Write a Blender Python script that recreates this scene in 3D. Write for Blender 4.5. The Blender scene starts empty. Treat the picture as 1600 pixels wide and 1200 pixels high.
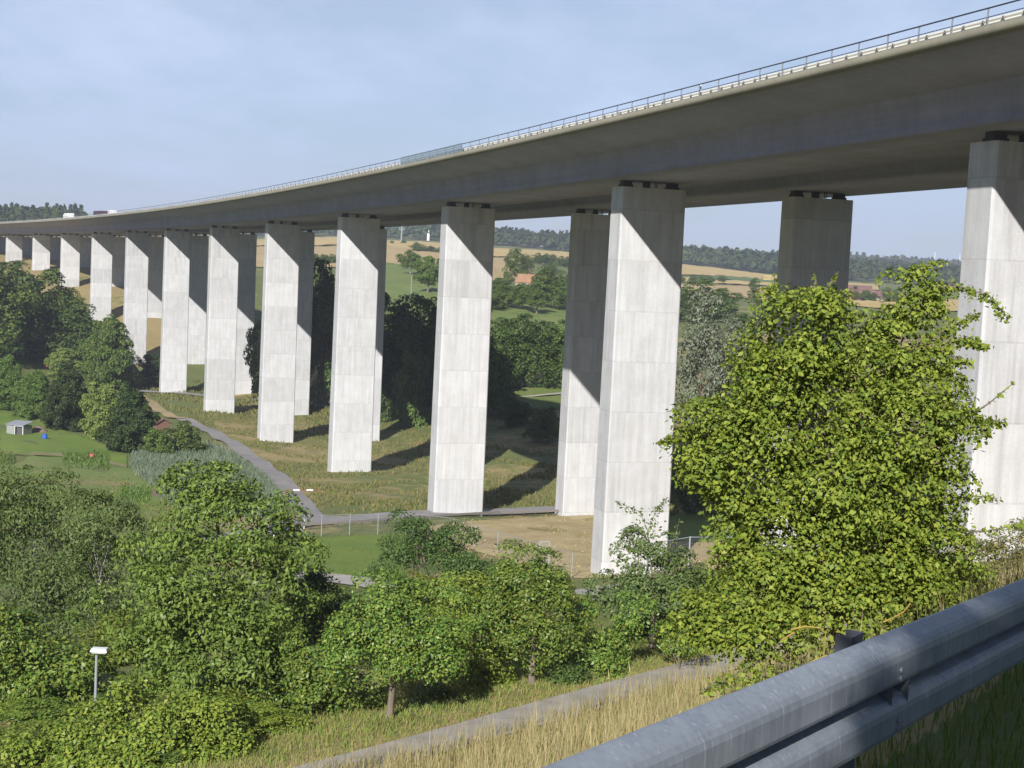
import bpy, math, random
import numpy as np
from mathutils import Matrix, Vector
C = bpy.context.scene.collection
rng = np.random.default_rng(7)
R = math.radians

# ------------------------------------------------------------------ helpers
def tag(o, label=None, cat=None, group=None, kind=None):
    if label: o['label'] = label
    if cat: o['category'] = cat
    if group: o['group'] = group
    if kind: o['kind'] = kind
    return o

def empty(name, loc, rz=0, label=None, cat=None, group=None):
    o = bpy.data.objects.new(name, None); C.objects.link(o)
    o.location = loc; o.rotation_euler = (0, 0, rz); o.empty_display_size = .3
    return tag(o, label, cat, group)

def copy_tree(o, parent=None):
    c = o.copy(); C.objects.link(c); c.parent = parent
    for ch in [k for k in bpy.data.objects if k.parent == o]:
        copy_tree(ch, c)
    return c

class MB:
    """collects vertices and faces, then links them as ONE mesh object"""
    def __init__(s): s.v = []; s.f = []
    def add(s, vs, fs):
        n = len(s.v); s.v += [tuple(map(float, p)) for p in vs]; s.f += [tuple(i + n for i in f) for f in fs]; return s
    def box(s, c, d, rz=0, taper=1.0, axes=None):
        hx, hy, hz = d[0] / 2, d[1] / 2, d[2] / 2
        p = [(-hx, -hy, -hz), (hx, -hy, -hz), (hx, hy, -hz), (-hx, hy, -hz)]
        p += [(x * taper, y * taper, hz) for x, y, z in p]
        if axes is None:
            cr, sr = math.cos(rz), math.sin(rz)
            p = [(c[0] + x * cr - y * sr, c[1] + x * sr + y * cr, c[2] + z) for x, y, z in p]
        else:
            A, B, D = [np.array(a, float) for a in axes]
            p = [tuple(np.array(c) + A * x + B * y + D * z) for x, y, z in p]
        return s.add(p, [(3, 2, 1, 0), (4, 5, 6, 7), (0, 1, 5, 4), (1, 2, 6, 5), (2, 3, 7, 6), (3, 0, 4, 7)])
    def tube(s, pts, rad, n=6, cap=True):
        pts = [np.array(p, float) for p in pts]
        if not hasattr(rad, '__len__'): rad = [rad] * len(pts)
        vs = []; fs = []
        for i, p in enumerate(pts):
            t = pts[min(i + 1, len(pts) - 1)] - pts[max(i - 1, 0)]; t = t / (np.linalg.norm(t) + 1e-9)
            a = np.cross(t, (0, 0, 1) if abs(t[2]) < .9 else (1, 0, 0)); a /= np.linalg.norm(a); b = np.cross(t, a)
            for k in range(n):
                w = 2 * math.pi * k / n
                vs.append(p + rad[i] * (a * math.cos(w) + b * math.sin(w)))
        for i in range(len(pts) - 1):
            for k in range(n):
                k2 = (k + 1) % n
                fs.append((i * n + k, i * n + k2, (i + 1) * n + k2, (i + 1) * n + k))
        if cap: fs.append(tuple(range(n - 1, -1, -1))); fs.append(tuple((len(pts) - 1) * n + k for k in range(n)))
        return s.add(vs, fs)
    def loft(s, rings, closed=True, cap=True):
        n = len(rings[0]); vs = [p for r in rings for p in r]; fs = []
        for i in range(len(rings) - 1):
            for k in range(n if closed else n - 1):
                k2 = (k + 1) % n
                fs.append((i * n + k, i * n + k2, (i + 1) * n + k2, (i + 1) * n + k))
        if cap and closed: fs.append(tuple(range(n - 1, -1, -1))); fs.append(tuple((len(rings) - 1) * n + k for k in range(n)))
        return s.add(vs, fs)
    def build(s, name, mat, parent=None, smooth=False, bevel=0):
        me = bpy.data.meshes.new(name); me.from_pydata(s.v, [], s.f); me.update()
        if mat: me.materials.append(mat)
        o = bpy.data.objects.new(name, me); C.objects.link(o)
        if parent: o.parent = parent
        if smooth: me.polygons.foreach_set('use_smooth', [True] * len(me.polygons))
        if bevel:
            b = o.modifiers.new('b', 'BEVEL'); b.width = bevel; b.segments = 2; b.limit_method = 'ANGLE'
        return o

def np_obj(name, V, F, mat, parent=None, smooth=False, attrs=None):
    """mesh object from numpy arrays, F is (M,4) or (M,3)"""
    me = bpy.data.meshes.new(name); V = np.ascontiguousarray(V, np.float32); F = np.ascontiguousarray(F, np.int32)
    m, k = F.shape
    me.vertices.add(len(V)); me.vertices.foreach_set('co', V.ravel())
    me.loops.add(m * k); me.loops.foreach_set('vertex_index', F.ravel())
    me.polygons.add(m); me.polygons.foreach_set('loop_start', np.arange(0, m * k, k, dtype=np.int32))
    if smooth: me.polygons.foreach_set('use_smooth', np.ones(m, bool))
    for an, av in (attrs or {}).items():
        a = me.attributes.new(an, 'FLOAT', 'POINT'); a.data.foreach_set('value', np.ascontiguousarray(av, np.float32))
    me.update(calc_edges=True)
    if mat: me.materials.append(mat)
    o = bpy.data.objects.new(name, me); C.objects.link(o)
    if parent: o.parent = parent
    return o

# ------------------------------------------------------------------ camera (calibrated on the 24 piers)
FPX, PITCH, ROLL = 2324.7, R(-4.4443), R(2.7139)
cp, sp, cr, sr = math.cos(PITCH), math.sin(PITCH), math.cos(ROLL), math.sin(ROLL)
Fw = np.array([0, cp, sp]); U0 = np.array([0, -sp, cp]); X0 = np.array([1., 0, 0])
Rt = cr * X0 + sr * U0; Up = -sr * X0 + cr * U0
cam = bpy.data.cameras.new('camera'); cam.sensor_width = 36; cam.lens = FPX / 1600 * 36
cam.clip_start = .1; cam.clip_end = 20000
co = bpy.data.objects.new('camera', cam); C.objects.link(co)
co.matrix_world = Matrix([[Rt[i], Up[i], -Fw[i], 0] for i in range(3)] + [[0, 0, 0, 1]])
bpy.context.scene.camera = co

def ray(px, py):
    px = np.asarray(px, float)[..., None]; py = np.asarray(py, float)[..., None]
    d = Rt * (px - 800) / FPX + Up * (600 - py) / FPX + Fw
    return d / d[..., 1:2]
def at(px, py, y):
    return ray(px, py) * y

# ------------------------------------------------------------------ terrain
def sstep(a, b, x): t = np.clip((x - a) / (b - a), 0, 1); return t * t * (3 - 2 * t)
RL0, RLD = np.array([1.125, 4.475]), np.array([.543, .840])      # guardrail line
PL0, PLD = np.array([.7, 54.]), np.array([.68, .733])         # centre line of the path at the foot of the bank
def rq(x, y): return -RLD[1] * (x - RL0[0]) + RLD[0] * (y - RL0[1])
def rp(x, y): return RLD[0] * (x - RL0[0]) + RLD[1] * (y - RL0[1])
def pq(x, y): return -PLD[1] * (x - PL0[0]) + PLD[0] * (y - PL0[1])

ctl = [(9, 152, -30.9), (-11, 209, -35), (-32, 265, -37.6), (-55, 320, -39.2), (-78, 376, -40), (-102, 430, -39.3), (-128, 485, -38.8), (-106, 494, -39), (-133, 547, -21),
       (-154, 539, -27), (-181, 592, -15), (-210, 645, -10), (-239, 697, -8.2), (7, 215, -35.1), (-29, 328, -39.8), (-52, 383, -39.7),
       (-77, 439, -39.4), (31, 158, -30), (-20, 75, -22), (-35, 80, -24), (0, 90, -22.5), (20, 100, -21), (35, 130, -25), (60, 190, -27),
       (5, 128, -29), (-20, 140, -30.5), (-45, 150, -31.5), (-70, 170, -33), (-110, 240, -37), (-101, 307, -38), (-85, 250, -37.5),
       (-60, 300, -38.5), (-130, 380, -38), (-150, 600, -13), (-190, 705, -6), (20, 240, -36), (-5, 290, -38)]
cpx = [(830, 640, 355), (830, 605, 430), (700, 640, 370), (600, 640, 400), (450, 600, 470), (830, 510, 520), (830, 480, 580), (850, 450, 740),
       (640, 520, 480), (640, 455, 620), (630, 425, 760), (640, 400, 1000), (640, 385, 1300), (640, 377, 1800), (650, 366, 2600),
       (500, 420, 800), (500, 400, 1050), (500, 376, 1500), (500, 366, 2200), (500, 356, 2800), (850, 420, 1000), (850, 400, 1300),
       (860, 391, 1800), (860, 387, 2500), (410, 430, 800), (410, 385, 1400), (400, 374, 2200), (400, 366, 2800), (1100, 520, 480),
       (1120, 497, 620), (1120, 463, 900), (1130, 440, 1200), (1130, 425, 1600), (1080, 415, 1800), (1220, 433, 1600), (1130, 410, 2700),
       (1220, 412, 2700), (1400, 480, 750), (1400, 463, 1000), (1400, 447, 1500), (1400, 430, 2300), (1470, 423, 3600), (1600, 490, 600), (1600, 458, 1500),
       (1600, 444, 2500), (0, 375, 1000), (60, 360, 1250), (0, 352, 1500), (100, 352, 1500), (200, 360, 1700), (300, 366, 2000),
       (30, 560, 450), (0, 600, 400), (0, 372, 6500), (800, 408, 6500), (1600, 446, 6500)]
for a in cpx: ctl.append(tuple(at(*a)))
ctl = np.array(ctl)
def uv(x, y):
    yy = np.maximum(y, 40.); u = np.clip(x / yy, -.42, .46)
    return np.stack([u * FPX / 330, np.log(yy) * 2.4], -1)
cuv = uv(ctl[:, 0], ctl[:, 1])
def phi(d2): return -np.sqrt(d2 + .2)
K = phi(((cuv[:, None] - cuv[None]) ** 2).sum(-1))
n = len(ctl); M = np.zeros((n + 1, n + 1)); M[:n, :n] = K + np.eye(n) * .05; M[:n, n] = 1; M[n, :n] = 1
wts = np.linalg.solve(M, np.append(ctl[:, 2], 0))
def Vz(x, y):
    p = uv(x, y).reshape(-1, 2); out = np.empty(len(p))
    for i in range(0, len(p), 40000):
        q = p[i:i + 40000]; out[i:i + 40000] = phi(((q[:, None] - cuv[None]) ** 2).sum(-1)) @ wts[:n] + wts[n]
    return out.reshape(np.shape(x))
def T(x, y):
    x = np.asarray(x, float); y = np.asarray(y, float)
    q, p, g = rq(x, y), rp(x, y), pq(x, y)
    a = np.maximum(q - .8, 0); b = np.maximum(-2 - g, 0)
    s = (a / (a + b + 1e-6)) ** .72
    bank = -1.85 - np.where(q > .8, s, 0) * 14.85
    far = -16.7 - .8 * sstep(2, 8, g)
    z = np.where((g > -2) & (q > .8), far, bank)
    w = np.maximum(sstep(8, 38, g), sstep(115, 175, p))
    w = np.where(y > 25, w, np.where(q > .8, w, 0))
    v = np.where(w > 0, Vz(x, y), 0)
    z = z * (1 - w) + v * w
    r = np.hypot(x, y)
    return z + .25 * sstep(60, 150, r) * (np.sin(x * .21 + 1.3 * np.sin(y * .13)) * np.sin(y * .17 + .7)) * np.clip(r / 200, .4, 2)
YS = np.geomspace(3, 6500, 620)
US = np.arange(-.44, .48, .0015)
ZT = np.stack([T(u * YS, YS) for u in US])
def ground(px, py):
    """point(s) of the terrain seen along the ray of a picture point"""
    px = np.atleast_1d(np.asarray(px, float)); py = np.atleast_1d(np.asarray(py, float)); out = []
    for c in range(0, len(px), 8000):
        d = ray(px[c:c + 8000], py[c:c + 8000])
        f = np.clip((d[:, 0] - US[0]) / .0015, 0, len(US) - 1.001); i0 = f.astype(int); w_ = (f - i0)[:, None]
        H = d[:, 2:3] * YS - (ZT[i0] * (1 - w_) + ZT[i0 + 1] * w_)
        hit = H < 0
        i = np.where(hit.any(1), hit.argmax(1), len(YS) - 1); i = np.maximum(i, 1)
        k = np.arange(len(d)); h0, h1 = H[k, i - 1], H[k, i]
        t = np.clip(h0 / (h0 - h1 + 1e-9), 0, 1); y = YS[i - 1] + (YS[i] - YS[i - 1]) * t
        out.append(d * y[:, None])
    P = np.concatenate(out); P[:, 2] = T(P[:, 0], P[:, 1])
    return P
def gp(px, py): return ground(px, py)[0]
def gd(px, y):
    """terrain point at picture column px (near the ground) and depth y"""
    p = ray(px, 700)
    for _ in range(4):
        x = p[0] * y; z = float(T(x, y)); py = 419 + (px - 800) * .0474 - z / y * FPX; p = ray(px, py)
    return np.array([p[0] * y, y, float(T(p[0] * y, y))])

# ------------------------------------------------------------------ materials
def mat(name, col, rough=.8, metal=0, spec=.3, nodes=None):
    m = bpy.data.materials.new(name); m.use_nodes = True; b = m.node_tree.nodes['Principled BSDF']
    b.inputs['Base Color'].default_value = (*col, 1); b.inputs['Roughness'].default_value = rough
    b.inputs['Metallic'].default_value = metal; b.inputs['Specular IOR Level'].default_value = spec
    if nodes: nodes(m.node_tree, b)
    return m
class G:
    def __init__(s, nt): s.nt = nt
    def n(s, t, **kw):
        x = s.nt.nodes.new(t)
        for k, v in kw.items():
            if k in x.inputs: x.inputs[k].default_value = v
            else: setattr(x, k, v)
        return x
    def l(s, a, b): s.nt.links.new(a, b)
    def math(s, op, a, b=None, c=None):
        x = s.n('ShaderNodeMath', operation=op)
        for i, v in enumerate((a, b, c)):
            if v is None: continue
            if isinstance(v, (int, float)): x.inputs[i].default_value = v
            else: s.l(v, x.inputs[i])
        return x.outputs[0]
    def mix(s, f, a, b, blend='MIX'):
        x = s.n('ShaderNodeMix', data_type='RGBA', blend_type=blend)
        for i, v in ((0, f), (6, a), (7, b)):
            if isinstance(v, (int, float)): x.inputs[i].default_value = v
            elif isinstance(v, tuple): x.inputs[i].default_value = (*v, 1)
            else: s.l(v, x.inputs[i])
        return x.outputs[2]
    def ramp(s, f, stops):
        x = s.n('ShaderNodeValToRGB'); e = x.color_ramp.elements
        while len(e) < len(stops): e.new(.5)
        for k, (p, c) in enumerate(stops): e[k].position = p; e[k].color = (*c, 1) if isinstance(c, tuple) else (c, c, c, 1)
        if f is not None: s.l(f, x.inputs[0])
        return x.outputs[0]
    def noise(s, vec, scale, detail=4, rough=.6):
        x = s.n('ShaderNodeTexNoise'); x.inputs['Scale'].default_value = scale; x.inputs['Detail'].default_value = detail; x.inputs['Roughness'].default_value = rough
        if vec is not None: s.l(vec, x.inputs['Vector'])
        return x.outputs[0]
    def pos(s): return s.n('ShaderNodeNewGeometry').outputs['Position']
    def obj(s): return s.n('ShaderNodeTexCoord').outputs['Object']
    def scale(s, v, sc):
        x = s.n('ShaderNodeMapping'); x.inputs['Scale'].default_value = sc; s.l(v, x.inputs['Vector']); return x.outputs[0]
    def attr(s, nm): return s.n('ShaderNodeAttribute', attribute_name=nm).outputs['Fac']

def concrete_pier(nt, b):
    g = G(nt); o = g.obj(); sx = g.n('ShaderNodeSeparateXYZ'); g.l(o, sx.inputs[0])
    rnd = g.n('ShaderNodeObjectInfo').outputs['Random']
    z = g.math('ADD', g.math('DIVIDE', sx.outputs[2], 5.1), .45)
    lift = g.math('FLOOR', z); fr = g.math('FRACT', z)
    wn = g.n('ShaderNodeTexWhiteNoise', noise_dimensions='2D'); cv = g.n('ShaderNodeCombineXYZ'); g.l(lift, cv.inputs[0]); g.l(rnd, cv.inputs[1]); g.l(cv.outputs[0], wn.inputs['Vector'])
    tone = g.math('MULTIPLY_ADD', wn.outputs['Value'], .17, .86)
    joint = g.math('LESS_THAN', fr, .025)
    off = g.n('ShaderNodeVectorMath', operation='ADD'); g.l(o, off.inputs[0]); cb = g.n('ShaderNodeCombineXYZ'); g.l(g.math('MULTIPLY', rnd, 60), cb.inputs[0]); g.l(lift, cb.inputs[1]); g.l(cb.outputs[0], off.inputs[1])
    ov = off.outputs[0]
    streak = g.noise(g.scale(ov, (2.2, 2.2, .12)), 1.0, 5, .65)
    cloud = g.noise(ov, .45, 5, .6)
    fine = g.noise(ov, 6, 3, .6)
    # board lines
    bl = g.math('LESS_THAN', g.math('FRACT', g.math('MULTIPLY', g.math('ADD', sx.outputs[0], sx.outputs[1]), .83)), .035)
    v = g.math('MULTIPLY', tone, g.math('MULTIPLY_ADD', streak, .55, .73))
    v = g.math('MULTIPLY', v, g.math('MULTIPLY_ADD', cloud, .44, .78))
    v = g.math('MULTIPLY', v, g.math('MULTIPLY_ADD', fine, .24, .88))
    v = g.math('MULTIPLY', v, g.math('MULTIPLY_ADD', joint, -.10, 1))
    v = g.math('MULTIPLY', v, g.math('MULTIPLY_ADD', bl, -.06, 1))
    st2 = g.ramp(g.noise(g.scale(ov, (1.1, 1.1, .035)), 1.0, 4, .6), [(.52, 0.), (.68, 1.)]); fall = g.math('POWER', 2.718, g.math('DIVIDE', sx.outputs[2], 9.0))
    v = g.math('MULTIPLY', v, g.math('SUBTRACT', 1.0, g.math('MULTIPLY', st2, g.math('MULTIPLY_ADD', fall, .22, .06))))
    col = g.mix(cloud, (.55, .545, .54), (.505, .51, .535))
    hs = g.mix(1., col, (1, 1, 1), 'MULTIPLY'); h = g.n('ShaderNodeHueSaturation'); g.l(hs, h.inputs['Color']); g.l(v, h.inputs['Value'])
    g.l(h.outputs[0], b.inputs['Base Color'])
    bp = g.n('ShaderNodeBump', Strength=.15, Distance=.02); g.l(streak, bp.inputs['Height']); g.l(bp.outputs[0], b.inputs['Normal'])
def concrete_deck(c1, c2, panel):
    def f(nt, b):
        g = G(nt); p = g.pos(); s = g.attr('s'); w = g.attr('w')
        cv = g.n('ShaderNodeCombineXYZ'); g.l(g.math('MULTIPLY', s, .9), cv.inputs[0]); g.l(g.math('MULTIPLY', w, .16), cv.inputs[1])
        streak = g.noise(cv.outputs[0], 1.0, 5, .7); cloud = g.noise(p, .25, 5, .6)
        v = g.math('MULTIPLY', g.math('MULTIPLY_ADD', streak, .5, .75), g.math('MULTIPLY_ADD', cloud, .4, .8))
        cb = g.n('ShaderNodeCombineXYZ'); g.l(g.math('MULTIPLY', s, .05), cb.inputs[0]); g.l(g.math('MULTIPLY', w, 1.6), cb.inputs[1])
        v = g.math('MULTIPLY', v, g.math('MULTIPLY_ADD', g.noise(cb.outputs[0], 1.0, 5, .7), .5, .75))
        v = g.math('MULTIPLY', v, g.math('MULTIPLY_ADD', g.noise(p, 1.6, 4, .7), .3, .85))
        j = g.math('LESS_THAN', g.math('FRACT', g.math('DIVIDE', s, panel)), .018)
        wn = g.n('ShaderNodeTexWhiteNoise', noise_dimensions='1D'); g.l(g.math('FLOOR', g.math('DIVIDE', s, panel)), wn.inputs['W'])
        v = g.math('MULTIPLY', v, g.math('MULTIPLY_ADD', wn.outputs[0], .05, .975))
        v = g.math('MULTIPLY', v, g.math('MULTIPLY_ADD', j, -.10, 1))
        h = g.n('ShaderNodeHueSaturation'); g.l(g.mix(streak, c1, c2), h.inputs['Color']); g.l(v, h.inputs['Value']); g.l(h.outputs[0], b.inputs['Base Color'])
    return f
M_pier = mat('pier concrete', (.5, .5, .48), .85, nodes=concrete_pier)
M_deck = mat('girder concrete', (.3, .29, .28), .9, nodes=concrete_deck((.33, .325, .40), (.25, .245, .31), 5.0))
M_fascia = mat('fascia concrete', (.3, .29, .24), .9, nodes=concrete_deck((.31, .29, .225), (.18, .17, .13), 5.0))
M_rubber = mat('bearing', (.085, .08, .085), .8)
M_rail = mat('dark railing paint', (.055, .06, .085), .5, .3)
M_barrier = mat('pale crash barrier', (.70, .69, .63), .6)
M_rpost = mat('railing post paint', (.24, .25, .29), .5, .2)
M_dark = mat('dark steel', (.06, .06, .065), .6, .4)
M_bpost = mat('barrier post steel', (.20, .20, .19), .6, .2)
M_screen = mat('screen mesh', (.22, .28, .33), .5, .3)
def galv(nt, b):
    g = G(nt); o = g.obj()
    a = g.noise(g.scale(o, (9, 9, 9)), 1.0, 6, .7); st = g.noise(g.scale(o, (38, 38, 2.0)), 1.0, 4, .7)
    drip = g.ramp(g.noise(g.scale(o, (60, 60, 5)), 1.0, 2, .5), [(.62, 0.), (.70, 1.)])
    c = g.mix(a, (.20, .225, .26), (.33, .365, .41)); c = g.mix(g.ramp(st, [(.42, 0.), (.70, .42)]), c, (.13, .15, .18)); bl = g.ramp(g.noise(g.scale(o, (3, 3, 2)), 1.0, 5, .7), [(.45, 0.), (.70, .4)]); c = g.mix(bl, c, (.42, .45, .49))
    c = g.mix(g.math('MULTIPLY', drip, .4), c, (.55, .57, .60)); g.l(c, b.inputs['Base Color'])
    g.l(g.math('MULTIPLY_ADD', a, .3, .38), b.inputs['Roughness'])
    bp = g.n('ShaderNodeBump', Strength=.08, Distance=.004); g.l(a, bp.inputs['Height']); g.l(bp.outputs[0], b.inputs['Normal'])
M_galv = mat('galvanised steel', (.4, .42, .45), .5, .3, .5, nodes=galv)
M_post = mat('galvanised post', (.36, .38, .41), .5, .3, .4)
M_white = mat('white paint', (.68, .68, .67), .55)
M_red = mat('red paint', (.28, .09, .07), .6)
M_blue = mat('blue plastic', (.03, .12, .5), .4)
M_glass = mat('dark glass', (.03, .035, .04), .1, 0, .6)
M_carblue = mat('dark car paint', (.02, .022, .05), .25, .2, .6)
M_tyre = mat('tyre', (.02, .02, .02), .9)
def vary(c1, c2, sc, c3=None, sc3=8):
    def f(nt, b):
        g = G(nt); p = g.pos(); a = g.noise(p, sc, 6, .65)
        c = g.mix(g.ramp(a, [(.35, 0.), (.65, 1.)]), c1, c2)
        if c3: c = g.mix(g.ramp(g.noise(p, sc3, 5, .7), [(.5, 0.), (.75, .8)]), c, c3)
        g.l(c, b.inputs['Base Color'])
    return f
M_asph = mat('old asphalt', (.1, .1, .1), .9, nodes=vary((.22, .208, .212), (.29, .272, .27), .35, (.27, .25, .22), 1.2))
M_path = mat('pale asphalt path', (.2, .2, .2), .9, nodes=vary((.25, .235, .22), (.37, .345, .315), .9, (.27, .24, .16), 2.6))
M_gravel = mat('gravel', (.3, .3, .3), .9, nodes=vary((.33, .30, .27), (.44, .41, .38), .4, (.22, .22, .12), .9))
M_sand = mat('sandy track', (.35, .27, .16), .95, nodes=vary((.30, .23, .12), (.40, .31, .18), .2, (.2, .19, .07), .4))
M_strip = mat('worn grass strip', (.2, .2, .1), .95, nodes=vary((.16, .17, .06), (.26, .22, .10), .25, (.13, .16, .05), .6))
M_lawn = mat('mown lawn', (.1, .16, .03), .9, nodes=vary((.115, .185, .026), (.165, .225, .04), .12, (.15, .17, .04), .5))
M_meadow = mat('meadow', (.1, .15, .04), .9, nodes=vary((.12, .175, .04), (.17, .215, .055), .06, (.20, .19, .07), .12))
M_dry = mat('dry ground', (.4, .3, .15), .95, nodes=vary((.33, .25, .12), (.46, .37, .20), .14, (.24, .175, .08), .35))
M_wheat = mat('stubble field', (.5, .37, .14), .95, nodes=vary((.46, .335, .12), (.52, .39, .17), .012, (.42, .33, .14), .03))
M_wheat2 = mat('cut field', (.5, .36, .18), .95, nodes=vary((.40, .29, .13), (.46, .34, .17), .01, (.36, .27, .13), .04))
M_green2 = mat('green crop', (.12, .17, .06), .95, nodes=vary((.08, .13, .035), (.12, .17, .05), .02))
M_soil = mat('garden soil', (.15, .11, .08), .95, nodes=vary((.17, .12, .09), (.24, .18, .14), .6))
def terrain_nodes(nt, b):
    g = G(nt); p = g.pos(); d = g.attr('dry')
    n1 = g.noise(p, .035, 6, .65); n2 = g.noise(p, .35, 5, .7); n3 = g.noise(p, 3.0, 4, .7)
    gr = g.mix(n2, (.085, .115, .028), (.15, .175, .05)); gr = g.mix(g.ramp(n3, [(.4, 0.), (.8, .6)]), gr, (.19, .175, .07))
    dr = g.mix(n2, (.27, .205, .085), (.38, .30, .14)); dr = g.mix(g.ramp(n3, [(.4, 0.), (.75, .7)]), dr, (.20, .165, .07))
    f = g.math('ADD', d, g.math('MULTIPLY', g.math('SUBTRACT', n1, .5), 1.9)); f = g.math('ADD', f, g.math('MULTIPLY', g.math('SUBTRACT', n2, .5), .9))
    c = g.mix(g.ramp(f, [(.38, 0.), (.62, 1.)]), gr, dr); g.l(c, b.inputs['Base Color'])
    bp = g.n('ShaderNodeBump', Strength=.6, Distance=.25); g.l(n2, bp.inputs['Height']); g.l(bp.outputs[0], b.inputs['Normal'])
M_terrain = mat('rough grassland', (.1, .12, .04), .95, nodes=terrain_nodes)

def leafmat(name, cols, trans=.28, rough=.5, spec=.35, objvar=.12, bright=1.75):
    m = bpy.data.materials.new(name); m.use_nodes = True; nt = m.node_tree; g = G(nt); b = nt.nodes['Principled BSDF']; out = nt.nodes['Material Output']
    r = g.n('ShaderNodeNewGeometry').outputs['Random Per Island']
    c = g.ramp(r, [(i / (len(cols) - 1), tuple(x * bright for x in k)) for i, k in enumerate(cols)])
    h = g.n('ShaderNodeHueSaturation'); g.l(c, h.inputs['Color']); orn = g.n('ShaderNodeObjectInfo').outputs['Random']
    g.l(g.math('MULTIPLY_ADD', orn, objvar * 2, 1 - objvar), h.inputs['Value']); g.l(g.math('MULTIPLY_ADD', orn, .016, .486), h.inputs['Hue'])
    g.l(h.outputs[0], b.inputs['Base Color']); b.inputs['Roughness'].default_value = rough; b.inputs['Specular IOR Level'].default_value = spec * .6
    tr = g.n('ShaderNodeBsdfTranslucent'); g.l(g.mix(1., h.outputs[0], (1.35, 1.25, .45), 'MULTIPLY'), tr.inputs['Color'])
    mx = g.n('ShaderNodeMixShader'); mx.inputs[0].default_value = trans
    g.l(b.outputs[0], mx.inputs[1]); g.l(tr.outputs[0], mx.inputs[2]); g.l(mx.outputs[0], out.inputs['Surface'])
    return m
L_pear = leafmat('pear leaves', [(.048, .085, .012), (.080, .125, .017), (.122, .168, .024), (.165, .20, .03), (.092, .135, .02)], .2, .55, .35, 0, bright=1.62)
L_cherry = leafmat('cherry leaves', [(.040, .068, .014), (.064, .098, .019), (.098, .135, .026), (.07, .104, .02)], .18, .45)
L_fruit = leafmat('fruit tree leaves', [(.036, .076, .015), (.058, .105, .019), (.09, .145, .026), (.13, .155, .026), (.05, .09, .017)], .18, .42, .45)
L_yellow = leafmat('yellowish leaves', [(.058, .09, .014), (.09, .13, .02), (.145, .165, .026), (.08, .115, .018)], .18, .45)
L_birch = leafmat('birch leaves', [(.04, .068, .024), (.06, .092, .028), (.085, .115, .035)], .25, .5, bright=2.0)
L_dark = leafmat('dark leaves', [(.022, .044, .012), (.036, .062, .016), (.055, .085, .02)], .22, .5, bright=2.0)
L_vdark = leafmat('deep green leaves', [(.022, .042, .014), (.034, .058, .018), (.05, .078, .022)], .18, .5, bright=1.4)
L_mid = leafmat('broadleaf leaves', [(.034, .062, .015), (.052, .086, .019), (.078, .112, .025)], .25, .55, bright=2.0)
L_light = leafmat('pale green leaves', [(.09, .135, .035), (.125, .175, .045), (.16, .21, .055)], .25, .55, bright=1.7)
L_willow = leafmat('willow leaves', [(.085, .105, .075), (.12, .14, .095), (.15, .165, .12)], .2, .6)
L_far = leafmat('far wood leaves', [(.024, .042, .02), (.038, .06, .024), (.056, .078, .028)], .1, .8, .1, bright=1.3)
L_grass = leafmat('dry grass blades', [(.235, .20, .095), (.31, .265, .14), (.27, .23, .11), (.15, .16, .055), (.38, .33, .19)], .2, .7, .2, 0, bright=1.4)
L_under = leafmat('bank undergrowth', [(.11, .11, .04), (.18, .16, .07), (.24, .20, .095), (.12, .135, .045), (.21, .175, .08)], .2, .8, .1, 0, bright=1.4)
L_verge = leafmat('verge blades', [(.09, .14, .03), (.12, .17, .04), (.15, .17, .05), (.20, .17, .07)], .25, .7, .2, 0)
L_green = leafmat('green grass blades', [(.06, .10, .02), (.10, .15, .035), (.14, .17, .05)], .25, .7, .2, 0, bright=1.4)
L_weed = leafmat('rough weeds', [(.075, .095, .028), (.11, .13, .04), (.13, .135, .05), (.19, .16, .065), (.085, .105, .05)], .2, .8, .1, 0, bright=1.4)
L_reed = leafmat('reed blades', [(.09, .125, .085), (.12, .16, .11), (.15, .18, .12)], .2, .7, .2, 0, bright=1.4)
def bark(nt, b):
    g = G(nt); p = g.obj(); a = g.noise(g.scale(p, (9, 9, 2)), 1.0, 5, .7); g.l(g.mix(a, (.09, .07, .055), (.26, .215, .17)), b.inputs['Base Color'])
M_bark = mat('bark', (.15, .12, .09), .95, nodes=bark)
def bbark(nt, b):
    g = G(nt); p = g.obj(); a = g.ramp(g.noise(g.scale(p, (3, 3, 9)), 1.0, 4, .7), [(.45, (.06, .05, .05)), (.56, (.42, .40, .37))]); g.l(a, b.inputs['Base Color'])
M_birch = mat('birch bark', (.6, .58, .55), .9, nodes=bbark)
M_lichen = mat('lichen covered twig', (.33, .235, .05), .95)

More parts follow.
